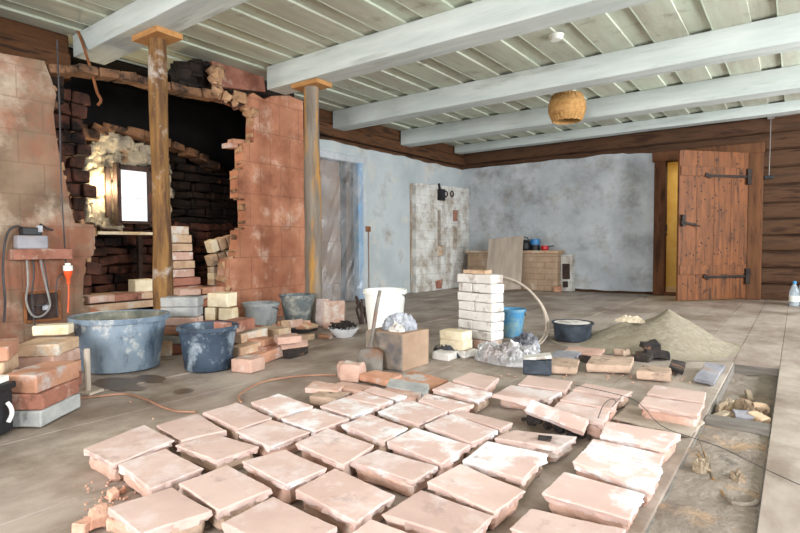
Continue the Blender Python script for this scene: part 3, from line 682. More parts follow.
TZ = .072
def ring(c4, inset, n, jitter, rr, z, rad=0):
    c = sum((Vector(p) for p in c4), Vector((0, 0)))/4; out = []
    for s in range(4):
        a, b = Vector(c4[s]), Vector(c4[(s+1) % 4])
        for k in range(n):
            t = k/n; p = a.lerp(b, t)
            cd = min(t, 1-t)*n
            ext = inset + (rad if cd == 0 else (rad*.25 if cd == 1 else 0))
            d = (p-c); p = p - d.normalized()*(ext*1.2) + Vector((rr.uniform(-1, 1), rr.uniform(-1, 1)))*jitter
            out.append(Vector((p.x, p.y, z)))
    return out
def loft(b, rings, cap0=True, cap1=True):
    n = len(rings[0]); o = len(b.v)
    for r_ in rings: b.v += r_
    for i in range(len(rings)-1):
        for k in range(n):
            a, c = o+i*n+k, o+i*n+(k+1) % n; b.f.append((a, c, c+n, a+n))
    if cap0: b.f.append(tuple(range(o, o+n))[::-1])
    if cap1: b.f.append(tuple(range(o+(len(rings)-1)*n, o+len(rings)*n)))
def tile_thing(corners, z_top, label, seed, m='tile', mc='collar', tiltx=0, tilty=0, group='clay stove tiles laid in rows on the floor', base=0, dark=False):
    """corners: four 2-D world points of the face. The face is a thin slab carried by a thicker, inset clay collar."""
    rr = random.Random(seed)
    c = sum((Vector(p) for p in corners), Vector((0, 0)))/4
    q = [Vector(p)-c for p in corners]; q = [p*.975 for p in q]
    e = empty('clay_tile', (c.x, c.y, base), label, 'tile', group=group, rot=(tiltx, tilty, 0))
    H_ = z_top-base; n = 11; th = .022+rr.random()*.006
    b = MB(); ja = .0026
    top = ring(q, .0035, n, ja*.5, rr, H_); e1 = ring(q, .001, n, ja, rr, H_-.004); e2 = ring(q, .004, n, ja*2, rr, H_-th*.6); e3 = ring(q, .007, n, ja*3, rr, H_-th)
    for r_ in (top, e1): 
        for v in r_: v.z += .0025*noise.noise(Vector((v.x*9, v.y*9, seed)))
    loft(b, [e3, e2, e1, top])
    f_ = b.build('tile_face', m, e, smooth=True)
    b = MB(); hh = H_-th*.8
    zs = [0, .2, .5, .8, 1]; ins = [.018, .010, .006, .007, .009]
    loft(b, [ring(q, ins[i]+rr.random()*.006, n, .003, rr, hh*zs[i]+.001, .010) for i in range(5)])
    b.build('tile_collar', mc, e, smooth=True)
    if dark:
        b = MB(); b.box((.035, .0, H_+.004), (.05, .03, .010), (0, 0, .2)); b.rough(.006, 30, seed); b.build('burnt_spot', 'charred', f_, bevel=.003)
    return e
for ci, col in enumerate(COLS):
    for oi_, t in enumerate(col):
        qd = TQ[t]; z = TZ+rnd.uniform(-.006, .006)
        cs = [onz(p[0], p[1], z) for p in qd]; cs = [(p.x, p.y) for p in cs]
        lab = 'square clay tile, %s from front in the %s column%s' % (ON[oi_], CN[ci], (' '+EXTRA[t]) if t in EXTRA else '')
        tile_thing(cs, z, lab, 100+t, 'tile_white' if t in WHITE else 'tile', 'collar_buff' if rnd.random() < .35 else 'collar', jit(.008), jit(.008), dark=(t == 30))
# slabs lying across the tiles
def slab(name, m, corners3, th, label, cat='tile', seed=0, group=None, m2=None):
    """free slab from four 3-D top corners, extruded along its own normal"""
    P = [Vector(p) for p in corners3]; c = sum(P, Vector())/4; n_ = ((P[1]-P[0]).cross(P[3]-P[0])).normalized()
    if n_.z < 0: n_ = -n_
    rr = random.Random(seed); b = MB(); rings = []
    for off, ins in ((-th, .012), (-th*.8, .003), (-.003, .001), (0, .004)):
        r_ = []
        for s in range(4):
            for k in range(7):
                p = P[s].lerp(P[(s+1) % 4], k/7); d = (p-c).normalized()
                r_.append(p-c-d*ins+n_*off+Vector((rr.uniform(-1, 1), rr.uniform(-1, 1), rr.uniform(-.5, .5)))*.003)
        rings.append(r_)
    loft(b, rings)
    return b.build(name, m, loc=c, label=label, cat=cat, smooth=True, group=group)
slab('clay_slab', 'tile_white', [onz(524, 410, .085), onz(531, 399, .12), onz(588, 419, .085), onz(583, 432, .07)], .028, 'pale slab tilted across the tiles with blackened rubble beneath', seed=1)
slab('clay_slab', 'tile', [onz(491, 397, .075), onz(493, 394, .09), onz(540, 400, .09), onz(534, 409, .04)], .03, 'narrow pale slab set on edge in front of a tile stack', seed=2)
cl = MB(); r_ = random.Random(9)
for k in range(26):
    q = onz(r_.uniform(530, 590), 0, .02); 
    t = r_.random(); q = onz(528+58*t+r_.uniform(-6, 6), 416+19*t+r_.uniform(-3, 4), .02); s = r_.uniform(.02, .05)
    cl.box((q.x, q.y, r_.uniform(.008, .03)), (s, s*.8, s*.6), (r_.random()*3, r_.random()*3, 0))
cl.build('charred_rubble', 'charred', label='blackened rubble under the tilted pale slab', cat='rubble', kind='stuff', bevel=.004)
# a bare flat slab between right-hand tiles
slab('clay_slab', 'board_grey', [onz(612, 418, .012), onz(628, 404, .012), onz(705, 421, .012), onz(690, 436, .012)], .010, 'thin grey board lying bare between the right-hand tiles', cat='board', seed=5)

# ------------------------------------------------------------------ bricks
def brickmesh(d, seed, amp=.004):
    rr = random.Random(seed); b = MB(); nx_, ny_, nz_ = 4, 3, 2
    bm = bmesh.new(); bmesh.ops.create_cube(bm, size=1)
    bmesh.ops.subdivide_edges(bm, edges=bm.edges[:], cuts=3, use_grid_fill=True)
    for v in bm.verts:
        v.co = Vector((v.co.x*d[0], v.co.y*d[1], v.co.z*d[2]))
    b.v = [v.co.copy() for v in bm.verts]; b.f = [tuple(v.index for v in f.verts) for f in bm.faces]; bm.free()
    for i, v in enumerate(b.v):
        b.v[i] = v + noise.noise_vector(v*13+Vector((seed, seed*2.3, 0)))*amp
    return b
seedc = [0]
def brick(c, d, m, label, rz=0, rx=0, ry=0, name='brick', group=None, cat='brick', amp=.004):
    seedc[0] += 1
    return brickmesh(d, seedc[0], amp).build(name, m, loc=c, rot=(rx, ry, rz), label=label, cat=cat, group=group, smooth=True, bevel=min(.007, min(d)*.12))
def bpx(p0, p1, depth, h, z0, m, label, dr=0, sh=(0, 0), ln=None, **kw):
    """brick whose lower front edge runs between two pixels on the height z0; depth goes away to the left of that direction"""
    a, b = onz(p0[0], p0[1], kw.pop('zref', z0)), onz(p1[0], p1[1], z0) if False else onz(p1[0], p1[1], kw.pop('zr2', 0) or z0)
    d = Vector((b.x-a.x, b.y-a.y)); L_ = ln or d.length; d.normalize(); n_ = Vector((-d.y, d.x))
    mid = Vector(((a.x+b.x)/2, (a.y+b.y)/2)) + n_*(depth/2)
    return brick((mid.x+sh[0], mid.y+sh[1], z0+h/2), (L_, depth, h), m, label, rz=math.atan2(d.y, d.x)+dr, **kw)
def footp(p0, p1):
    a, b = onz(*p0), onz(*p1); return Vector((a.x, a.y)), Vector((b.x, b.y))
def stack(p0, p1, depth, rows, ln=None):
    """rows: (height, material, label, shift along, shift away, turn). Same footprint from two floor pixels."""
    a, b = footp(p0, p1); d = (b-a); L_ = ln or d.length; d.normalize(); n_ = Vector((-d.y, d.x)); mid = (a+b)/2; z = 0
    for (h, m, lab, sa, sb, tr) in rows:
        c = mid+d*sa+n_*(depth/2+sb); brick((c.x, c.y, z+h/2), (L_, depth, h*.97), m, lab, rz=math.atan2(d.y, d.x)+tr); z += h
    return z
# stack by the toolbox, front
G = 'left foreground brick stack'
stack((47, 425), (76, 410), .17, [(.075, 'grey_brick', 'grey mortar-covered brick at the bottom of the left foreground stack', 0, 0, 0), (.075, 'red_brick', 'red brick smeared grey, middle of the left foreground stack', .005, 0, .04), (.085, 'orange_brick', 'orange brick on top of the left foreground stack beside the toolbox', .01, .01, -.05)], ln=.30)
stack((-8, 424), (14, 400), .30, [(.09, 'red_brick', 'red brick low behind the black toolbox', 0, .0, 0), (.09, 'orange_brick', 'orange brick second from the floor behind the toolbox', .0, 0, .05), (.075, 'tan_brick', 'long tan brick under the orange one above the toolbox', .04, -.03, -.02), (.075, 'orange_brick', 'orange brick with a grey patch topmost above the toolbox', .05, -.04, .05)], ln=.28)
stack((56, 398), (84, 384), .22, [(.08, 'red_brick', 'dark red brick at the bottom of the rear left stack', 0, 0, 0), (.07, 'orange_brick', 'orange brick second from the bottom of the rear left stack', 0, .0, .04), (.07, 'pink_brick', 'pinkish brick third from the bottom of the rear left stack', .0, .01, -.04), (.065, 'tan_brick', 'wide rounded tan brick second from the top of rear left stack', -.01, .0, .1)], ln=.26)
q = onz(55, 333, .29); brick((q.x-.02, q.y, .31), (.19, .10, .06), 'cream_brick', 'small cream brick on top of the rear left stack', rz=.9)
# bricks low along the left wall
q = onz(12, 342, .05); brick((-4.45, 1.52, .05), (.12, .5, .10), 'red_brick', 'red brick ledge at the foot of the left wall')
q = onz(20, 360, .04); brick((-4.1, 1.35, .045), (.14, .42, .09), 'pink_brick', 'dusty pink brick on the floor beside the left wall', rz=.1)
# damp patches soaked into the boards
M['damp'] = mat('damp_stain', (88, 70, 52), (118, 98, 78), 6, rough=.3, bump=.1)
for px, py, rx_, ry_, lab in ((116, 384, .20, .10, 'dark damp patch on the floor in front of the mixing trough'), (150, 379, .12, .07, 'dark damp patch on the floor right of the mixing trough'), (184, 391, .055, .05, 'small round damp patch on floor before the dark blue tub'), (135, 388, .07, .035, 'small damp streak on the floor below the mixing trough')):
    q = onz(px, py); b = MB(); n = 28; b.v.append(Vector((0, 0, .002)))
    for k in range(n):
        a = 2*PI*k/n; g = 1+.45*noise.noise(Vector((math.cos(a)*1.6+px, math.sin(a)*1.6, 2))); b.v.append(Vector((rx_*g*math.cos(a), ry_*g*math.sin(a), .0015)))
    b.f = [(0, k+1, (k+1) % n+1) for k in range(n)]
    b.build('damp_patch', 'damp', loc=(q.x, q.y, 0), label=lab, cat='stain')
# short upright stake
q = onz(88, 393); s_ = empty('stake', (q.x, q.y, 0), 'short grey upright stake between the brick stack and trough', 'stake'); 
MB().lathe([(.015, 0), (.016, .24), (.012, .245), (0, .245)], seg=10).build('rod', 'board_grey', s_, smooth=True); MB().box((0, 0, .008), (.12, .10, .016), (0, 0, .4)).build('base_plate', 'board_grey', s_, bevel=.004)

# black toolbox at the left edge
q = onz(17, 431); tb = empty('toolbox', (q.x, q.y, 0), 'black toolbox with paper on its lid at the left edge', 'toolbox', rot=(0, 0, R(125)))
# local x runs along the visible side, local +y away from it
MB().box((-.22, .12, .10), (.44, .22, .19)).build('toolbox_body', 'black', tb, bevel=.012)
MB().box((-.22, .12, .205), (.46, .24, .03)).build('toolbox_lid', 'black', tb, bevel=.008)
MB().tube([(-.05, .0, .14), (-.05, -.015, .12), (-.05, -.018, .09), (-.06, -.01, .06)], .009, 6).build('latch', 'white_plastic', tb)
MB().box((-.17, .11, .235), (.32, .2, .025), (0, 0, .1)).build('paper_pad', 'white_plastic', loc=(q.x, q.y, 0), rot=(0, 0, R(125)), label='white paper pad lying on the black toolbox', cat='paper', bevel=.002)

# ------------------------------------------------------------------ buckets and tubs
def bucket(name, q, r0, r1, h, m, label, cat='bucket', sx=1, sy=1, rz=0, rim=.012, fill=None, fillz=.8, lip=.02, bail=False, lining=None):
    e = empty(name, (q[0], q[1], q[2] if len(q) > 2 else 0), label, cat, rot=(0, 0, rz))
    t = .006
    b = MB(); b.lathe([(r0*.9, 0), (r0, .01)]+[(r0+(r1-r0)*k/6, .01+(h-.01)*k/6) for k in range(1, 7)]+[(r1-t, h)]+[(r0+(r1-r0)*k/6-t, .01+(h-.01)*k/6) for k in range(5, -1, -1)]+[(0, .012)], seg=40, sx=sx, sy=sy)
    for i, v in enumerate(b.v): b.v[i] = v+Vector((v.x, v.y, 0))*(.02*noise.noise(Vector((v.x*5, v.y*5, v.z*3+q[0]))))
    bd = b.build('body', m, e, smooth=True)
    b = MB(); b.lathe([(r1-t, h), (r1+rim, h+.002), (r1+rim, h-lip), (r1+rim-.004, h-lip), (r1+.001, h-.006), (r1-t, h)], seg=40, sx=sx, sy=sy, caps=False); b.build('rim', m, bd, smooth=True)
    if lining:
        b = MB(); b.lathe([(r0+(r1-r0)*k/6-t-.004, .02+(h-.024)*k/6) for k in range(0, 7)], seg=40, sx=sx, sy=sy, caps=False); b.rough(.003, 20, 1); b.build('inner_crust', lining, bd, smooth=True, label='dried cement crust inside')
    if fill:
        rf = r0+(r1-r0)*fillz-t; b = MB(); b.lathe([(rf, h*fillz-.02), (rf*.98, h*fillz), (rf*.6, h*fillz+.01), (0, h*fillz+.005)], seg=32, sx=sx, sy=sy).rough(.006, 14, 2); b.build('contents', fill, e, smooth=True)
    if bail:
        b = MB(); b.tube([(r1*math.cos(a)*1.03*sx, r1*math.sin(a)*1.03*.9*sy-0, h-.03-.05*math.sin(a)) for a in [PI*k/12 for k in range(13)]], .0035, 6, 1); b.build('handle', 'cable', bd)
    return e
# stained trough
qa, qb = onz(74, 352, 0), onz(150, 352, 0)
q = onz(110, 371); 
bucket('mixing_trough', (q.x-.05, q.y+.10), .235, .285, .35, 'tub', 'large blue-grey cement-stained mixing trough at left', 'trough', sx=1.0, sy=.95, rz=R(30), rim=.02, fill='cement', fillz=.70, lip=.03, lining='cement')
q = onz(206, 369); bucket('round_tub', (q.x, q.y+.02), .145, .18, .285, 'blue_tub', 'dark blue spattered round tub standing on the floor', 'tub', rim=.014, lip=.022, bail=False)
q = onz(254, 333); bucket('bucket', (q.x-.02, q.y+.1), .125, .165, .27, 'grey_bucket', 'grey cement-stained bucket against the terracotta wall, left one', rim=.01, bail=True)
q = onz(300, 326); q = onz(298, 329); bucket('bucket', (q.x, q.y, .07), .118, .165, .262, 'dark_bucket', 'dark grey cement-stained bucket right in front of the grey post', rim=.008)
q = onz(379, 347); bucket('bucket', (q.x, q.y+.08), .125, .165, .45, 'white_plastic', 'white plastic bucket behind the square clay block', rim=.012, lip=.03, bail=True)
q = onz(508, 338); bucket('bucket', (q.x, q.y+.08), .085, .115, .245, 'blue_bucket', 'blue plastic bucket beside the white brick stack', rim=.006, bail=True)
q = onz(567, 342); bucket('cooking_pot', (q.x, q.y+.13), .145, .158, .15, 'black_tar', 'black tarry pot with white crust by the sand heap', 'pot', rim=.012, fill='white_brick', fillz=.95, lip=.012, lining='white_brick')
# brick under the dark bucket
q = onz(298, 329); brick((q.x, q.y+.02, .035), (.26, .20, .068), 'charred', 'blackened brick under the dark grey bucket')

# bricks behind the tubs
q = onz(178, 345)
zz = 0; base_ = onz(180, 353)
for k, (h, m, lab) in enumerate([(.07, 'red_brick', 'dark red brick at the bottom of the stack behind the tub'), (.07, 'grey_brick', 'short grey brick second in the stack behind the tub'), (.07, 'orange_brick', 'scorched orange brick in the stack behind the tub'),
                               (.065, 'pink_brick', 'brownish pink brick third from top of the stack behind the tub'), (.075, 'grey_brick', 'blue-grey brick second from top of the stack behind the tub'), (.075, 'grey_brick', 'blue-grey brick topmost of the stack behind the tub')]):
    brick((base_.x-.0+jit(.01), base_.y+.03+jit(.01), zz+h/2), (.27, .14, h*.96), m, lab, rz=R(36)+jit(.06)); zz += h
q = onz(161, 356); brick((q.x, q.y+.03, .05), (.10, .12, .10), 'tan_brick', 'squat round-cornered brick between trough and dark blue tub', rz=.9)
q = onz(158, 340); brick((q.x, q.y+.02, .17), (.08, .10, .13), 'grey_brick', 'upright grey brick piece between the trough and the brick stack', rz=.5)
q = onz(158, 340); brick((q.x, q.y+.02, .05), (.14, .14, .10), 'red_brick', 'dark red brick under the upright grey piece by the trough', rz=.5)
# cream blocks
q = onz(215, 338)
brick((q.x-.02, q.y+.05, .08), (.30, .20, .16), 'red_brick', 'dark red brick base under the cream blocks', rz=R(30))
brick((q.x-.11, q.y-.02, .21), (.07, .14, .11), 'charred', 'dark brown brick standing left of the cream blocks', rz=R(30))
brick((q.x-.03, q.y+.0, .215), (.09, .11, .11), 'cream_brick', 'small cream block on end beneath the big cream block', rz=R(30))
brick((q.x+.10, q.y+.07, .215), (.13, .12, .10), 'cream_brick', 'low cream block at right under the big cream block', rz=R(30))
brick((q.x+.03, q.y+.06, .335), (.20, .15, .12), 'cream_brick', 'big cream block on top of the cream blocks', rz=R(20))

# heap of loose bricks between tub and pan
HP = [((231, 372), (252, 374), .14, .085, 0, 'pink_brick', 'cube-shaped dusty pink brick at the front left of the loose heap'),
      ((252, 367), (287, 357), .13, .075, 0, 'orange_brick', 'long orange brick with dark end at the front of the loose heap'),
      ((289, 359), (309, 354), .13, .065, 0, 'charred', 'brick with blackened end at the right foot of the loose heap'),
      ((283, 350), (308, 347), .13, .055, .065, 'pink_brick', 'pale pink brick second from top at the right of the heap'),
      ((278, 345), (302, 343), .14, .05, .12, 'pink_brick', 'pale pink brick topmost at the right of the loose heap'),
      ((241, 358), (267, 352), .12, .075, .05, 'tan_brick', 'tan brick resting in the middle of the loose heap'),
      ((265, 352), (278, 347), .14, .08, .06, 'orange_brick', 'rounded orange brick end poking up from the loose heap'),
      ((242, 344), (268, 337), .12, .07, .12, 'tan_brick', 'grey-tan brick in the upper part of the loose heap'),
      ((232, 352), (244, 348), .14, .09, .04, 'red_brick', 'orange-red brick behind the dark blue tub in loose heap'),
      ((230, 335), (256, 328), .14, .08, .20, 'red_brick', 'dark red brick topmost at the left of the loose heap'),
      ((233, 345), (240, 342), .12, .10, .10, 'orange_brick', 'small orange brick bit beside the dark blue tub rim'),
      ((301, 342), (315, 339), .12, .05, 0, 'tan_brick', 'flat tan brick on floor behind the loose heap'),
      ((318, 338), (330, 339), .05, .03, 0, 'orange_brick', 'small brown shard on the floor left of enamel bowl')]
for p0, p1, dp, h, z0, m, lab in HP:
    bpx(p0, p1, dp, h, z0, m, lab, dr=jit(.08), ry=jit(.06))
for (px, py, s, m, lab) in [(243, 362, .16, 'red_brick', 'dark brick buried in the bottom of the loose heap'), (262, 350, .18, 'tan_brick', 'dusty brick buried at the back of the loose heap'), (240, 348, .18, 'red_brick', 'red brick buried behind the dark blue tub')]:
    q = onz(px, py); brick((q.x, q.y+.12, .05+.03*(s > .17)), (s*1.3, s*.8, .10+.06*(s > .17)), m, lab, rz=jit(.5))

# black pan with brick shards
q = onz(293, 337); pan = (q.x, q.y+.03)
e = empty('shallow_pan', (pan[0], pan[1], .045), 'wide black shallow pan holding brick shards', 'pan')
MB().lathe([(.13, 0), (.19, .012), (.20, .016), (.19, .02), (.12, .008), (0, .008)], seg=36).build('pan_dish', 'black', e, smooth=True)
MB().lathe([(.11, -.044), (.12, -.002), (0, -.002)], seg=24).build('pan_foot', 'black', e, smooth=True)
r_ = random.Random(12)
for k, (dx, dy, dz, rx, rz) in enumerate([(-.12, -.02, .03, .5, .5), (-.07, -.03, .05, .9, .8), (-.02, -.05, .06, 1.0, .6), (.03, -.03, .06, 1.1, 1.0), (.09, -.02, .04, .5, .2), (.13, .0, .035, .2, 1.2), (.02, .06, .05, .6, .1), (-.06, .06, .04, .2, .6)]):
    brick((pan[0]+dx*math.cos(YAW), pan[1]+dx*math.sin(YAW)+dy, .045+dz+.012), (.13, .07, .028), ['pink_brick', 'orange_brick', 'tan_brick'][k % 3], ['thin broken brick shard leaning in the wide black pan'][0], rz=rz+R(20), rx=rx, name='brick_shard', cat='shard', group='broken brick shards in the black pan')
# enamel bowl with scraps
q = onz(336, 338); e = empty('enamel_bowl', (q.x, q.y+.10, 0), 'chipped white enamel bowl filled with dark scraps', 'bowl'); bw_ = (q.x, q.y+.10)
MB().lathe([(.075, 0), (.08, .01), (.11, .035), (.128, .07), (.138, .074), (.138, .078), (.126, .075), (.10, .035), (0, .02)], seg=36).build('bowl_shell', 'enamel', e, smooth=True)
b = MB(); r_ = random.Random(4)
for k in range(60):
    a = r_.random()*6.28; rr_ = r_.random()**.6*.11; ln = r_.uniform(.04, .09)
    p = Vector((rr_*math.cos(a), rr_*math.sin(a), .07+.03*r_.random()+(.11-rr_)*.3)); d_ = Vector((r_.uniform(-1, 1), r_.uniform(-1, 1), r_.uniform(-.2, .6))).normalized()*ln/2
    b.tube([p-d_, p+Vector((0, 0, .01)), p+d_], .006, 5, 1)
b.build('metal_scraps', 'charred', loc=(bw_[0], bw_[1], 0), label='dark twisted scraps heaped in the white enamel bowl', cat='scrap', kind='stuff')
# leaning tiles behind the bowl
for k, (px, yy, m, lab, w_) in enumerate([(322, 3.72, 'tile', 'pale tile leaning behind another, left of enamel bowl', .12), (334, 3.66, 'pink_brick', 'upright pinkish tile leaning behind the enamel bowl', .20)]):
    q = ony(px, 316, yy); brick((q.x, q.y, .145), (w_, .04, .27), m, lab, rz=R(28), rx=-.22, name='clay_tile', cat='tile')
q = onz(332, 326)
b = MB(); r_ = random.Random(6)
for k in range(8):
    x0 = q.x+.16+r_.uniform(-.05, .08); y0 = q.y+.25+r_.uniform(-.08, .08)
    b.tube([(x0, y0, .01), (x0-.05+r_.uniform(-.1, .05), y0+.02, .15), (x0-.08+r_.uniform(-.12, .05), y0+.05, r_.uniform(.2, .30))], .014, 5, 1)
b.build('firewood_scraps', 'hatch', label='dark brown wood scraps leaning behind the upright tiles', cat='wood', kind='stuff')

# ------------------------------------------------------------------ square clay block, rags, shovel
A = onz(403, 372); B_ = onz(429, 364); Cc = onz(361, 367)
dv = Vector((B_.x-A.x, B_.y-A.y)); LB = dv.length; dv.normalize(); nv = Vector((-dv.y, dv.x)); dB = .31; rzb = math.atan2(dv.y, dv.x)
HB = ony(403, 334.5, A.y).z
cc = Vector((A.x, A.y))+dv*LB/2+nv*dB/2
be = empty('clay_block', (cc.x, cc.y, 0), 'square brown clay block carrying grey rags, beside the shovel', 'block', rot=(0, 0, rzb))
brickmesh((LB, dB, HB), 77, .003).build('block_body', 'block_tan', be, loc=(0, 0, HB/2), smooth=True, bevel=.006)
brickmesh((.012, dB*.98, HB*.97), 78, .002).build('grey_side_face', 'block', be, loc=(-LB/2-.004, 0, HB/2), label='darker grey side face', bevel=.003)  # thin panel that colours this side greyer and darker
def crumple(name, m, c, rx, ry, h, label, cat, seed, amp=.035, rz=0, n=26, power=1.5):
    b = MB()
    for j_ in range(n+1):
        for i in range(n+1):
            u, v = i/n*2-1, j_/n*2-1; rr_ = min(1, math.hypot(u, v)*.95)
            uu, vv = u*math.sqrt(max(0, 1-v*v/2)), v*math.sqrt(max(0, 1-u*u/2))
            e_ = max(0, 1-(uu*uu+vv*vv))
            p = Vector((uu*rx, vv*ry, h*e_**(1/power)))
            cell = noise.cell_vector(Vector((u*4+seed, v*4, seed)))
            rid = 1-abs(noise.noise(Vector((u*3.1+seed*3, v*3.1, seed))))*2
            p += noise.noise_vector(Vector((u*2.6, v*2.6, seed*1.7)))*amp*e_**.3+Vector((0, 0, max(0, rid)*amp*1.2*e_**.5))
            p += noise.noise_vector(Vector((u*6, v*6, seed*2.7)))*amp*.75*e_**.3+Vector((0, 0, (abs(noise.noise(Vector((u*5, v*5, seed*5.1))))*-1.6+.3)*amp*e_**.4))
            p.z = max(p.z, .001); b.v.append(p)
    for j_ in range(n):
        for i in range(n):
            a = j_*(n+1)+i; b.f.append((a, a+1, a+n+2, a+n+1))
    b.f.append(tuple([i for i in range(n+1)]+[j_*(n+1)+n for j_ in range(1, n+1)]+[n*(n+1)+i for i in range(n-1, -1, -1)]+[j_*(n+1) for j_ in range(n-1, 0, -1)])[::-1])
    return b.build(name, m, loc=c, rot=(0, 0, rz), label=label, cat=cat)
crumple('rag', 'rag', (cc.x+dv.x*.02, cc.y+dv.y*.02, HB-.006), .12, .09, .075, 'crumpled grey rag heaped on the square clay block', 'rag', 3, .03, rz=.5)
crumple('paper_scrap', 'white_brick', (cc.x-dv.x*.06-nv.x*.04, cc.y-dv.y*.06-nv.y*.04, HB-.004), .06, .045, .03, 'pale paper scrap on the front of the square clay block', 'paper', 6, .02)
# shovel leaning
q = onz(370, 375); s0 = Vector((q.x+.0, q.y+.0, .0))
T_ = onz(380, 291, 0); dd = ray(380, 291)
tt = (s0.y+.30)/dd.y; topp = Vector((dd.x*tt, s0.y+.30, EYE+dd.z*tt)); 
bl = ray(370, 348); tt2 = (s0.y+.10)/bl.y; nk = Vector((bl.x*tt2, s0.y+.10, EYE+bl.z*tt2))
sv = empty('shovel', tuple(s0), 'worn steel shovel leaning on the clay block, blade down', 'shovel')
b = MB(); ax = (nk-s0).normalized(); sd_ = Vector((math.cos(YAW), math.sin(YAW), 0)); nn_ = ax.cross(sd_)
hb = (nk-s0).length
for k in range(9):
    t = k/8; wdt = (.075+.012*t) if t < .85 else .087*(1-(t-.85)*2.5)
    for i in range(7):
        u = i/6*2-1; p = ax*(hb*t)+sd_*(u*wdt)+nn_*(-.012*(1-u*u)+(.0)); b.v.append(p)
for k in range(8):
    for i in range(6):
        a = k*7+i; b.f.append((a, a+1, a+8, a+7))
o = b.build('blade', 'iron', sv, smooth=True); sm = o.modifiers.new('s', 'SOLIDIFY'); sm.thickness = .004
b = MB(); b.tube([nk-s0, (nk-s0).lerp(topp-s0, .3), (nk-s0).lerp(topp-s0, .65)+Vector((0, -.005, 0)), topp-s0], .0125, 10); b.build('handle', 'iron', sv, smooth=True)

# ------------------------------------------------------------------ white brick stack and its neighbours
a_ = onz(457.5, 345); b_ = onz(494, 352)
d = Vector((b_.x-a_.x, b_.y-a_.y)); L_ = d.length*.93; d.normalize(); n_ = Vector((-d.y, d.x)); rz = math.atan2(d.y, d.x); org = Vector((a_.x, a_.y))+n_*.0
h = .072; ww = .145
names = ['bottom', 'second', 'third', 'fourth', 'fifth', 'sixth', 'seventh', 'topmost']
for k in range(8):
    mm_ = 'white_brick' if k not in (1,) else 'pink_brick'
    j1 = jit(.008)
    if k % 2 == 1:
        c = org+d*(L_/2+j1)+n_*(ww/2); brick((c.x, c.y, k*h+h/2), (L_, ww, h*.95), mm_ if k != 1 else 'white_brick', 'long whitewashed brick, %s course of the white stack%s' % (names[k], ''), rz=rz+jit(.02))
    else:
        sp1 = .42 if k in (2, 6) else .5
        for s_i, (f0, f1, side) in enumerate(((0, sp1, 'left'), (sp1, 1, 'right'))):
            c = org+d*(L_*(f0+f1)/2+j1)+n_*(ww/2); brick((c.x, c.y, k*h+h/2), (L_*(f1-f0)*.97, ww, h*.95), 'white_brick' if not (k == 0 and s_i == 1) else 'pink_brick', '%s whitewashed half-brick, %s course of the white stack' % (side, names[k]), rz=rz+jit(.03))
c = org+d*(L_*.42)+n_*(ww/2)
brick((c.x, c.y, 8*h+.014), (.20, .10, .028), 'tan_brick', 'thin grey-brown brick piece lying on top of the white stack', rz=rz+.2)
bpx((448, 362), (463, 356), .14, .05, 0, 'white_brick', 'white brick on the floor under the cream bricks', dr=0, ln=.20)
yb_ = onz(456, 357)
brick((yb_.x-.03, yb_.y+.05, .085), (.20, .13, .065), 'cream_brick', 'cream brick under another, left foot of the white stack', rz=rz+.25)
brick((yb_.x-.035, yb_.y+.055, .15), (.20, .13, .065), 'cream_brick', 'upper cream brick beside the foot of the white stack', rz=rz+.2)
brick((yb_.x-.0, yb_.y+.07, .026), (.20, .14, .05), 'white_brick', 'white brick at the bottom beneath the two cream bricks', rz=rz)
q = onz(447, 357); crumple('rag', 'rag_dark', (q.x-.02, q.y+.05, 0), .12, .09, .06, 'crumpled dark rag on the floor left of the cream bricks', 'rag', 5, .03)
# foil bag
q = onz(507, 366); crumple('foil_bag', 'foil', (q.x-.0, q.y+.12, 0), .20, .14, .085, 'crumpled silvery foil bag in front of the blue bucket', 'bag', 8, .04, rz=.3, n=34)
q = onz(486, 362); crumple('foil_bag', 'foil', (q.x, q.y+.08, 0), .13, .10, .09, 'smaller crumpled foil bag end near the white brick stack', 'bag', 11, .03, rz=-.3)
q = onz(528, 352); crumple('foil_bag', 'rag', (q.x-.04, q.y+.04, 0), .12, .08, .07, 'crumpled grey foil heap between blue bucket and black pot', 'bag', 14, .05, rz=-.1)
q = onz(533, 375); brick((q.x, q.y+.07, .045), (.17, .12, .09), 'black_tar', 'white-edged dark chunk in front of the foil bag', rz=.35)
brick((q.x, q.y+.07, .10), (.165, .10, .02), 'white_brick', 'pale crust slab lying on the dark chunk', rz=.4, ry=-.15)
# hose arc
pts = []
for (px, py, yy) in [(478, 274, 4.15), (497, 276, 4.2), (515, 281, 4.25), (530, 291, 4.3), (541, 305, 4.35), (546, 320, 4.38), (545, 333, 4.35)]:
    pts.append(ony(px, py, yy))
pts.append(onz(538, 343, .015)); pts.append(onz(530, 346, .015))
b = MB(); b.tube(pts, .011, 8); b.tube([p+Vector((.015, .02, -.022)) if p.z > .05 else p+Vector((.02, .02, 0)) for p in pts], .008, 8)
b.build('hose', 'board_grey', label='grey hose arching down from the white brick stack', cat='hose', smooth=True)

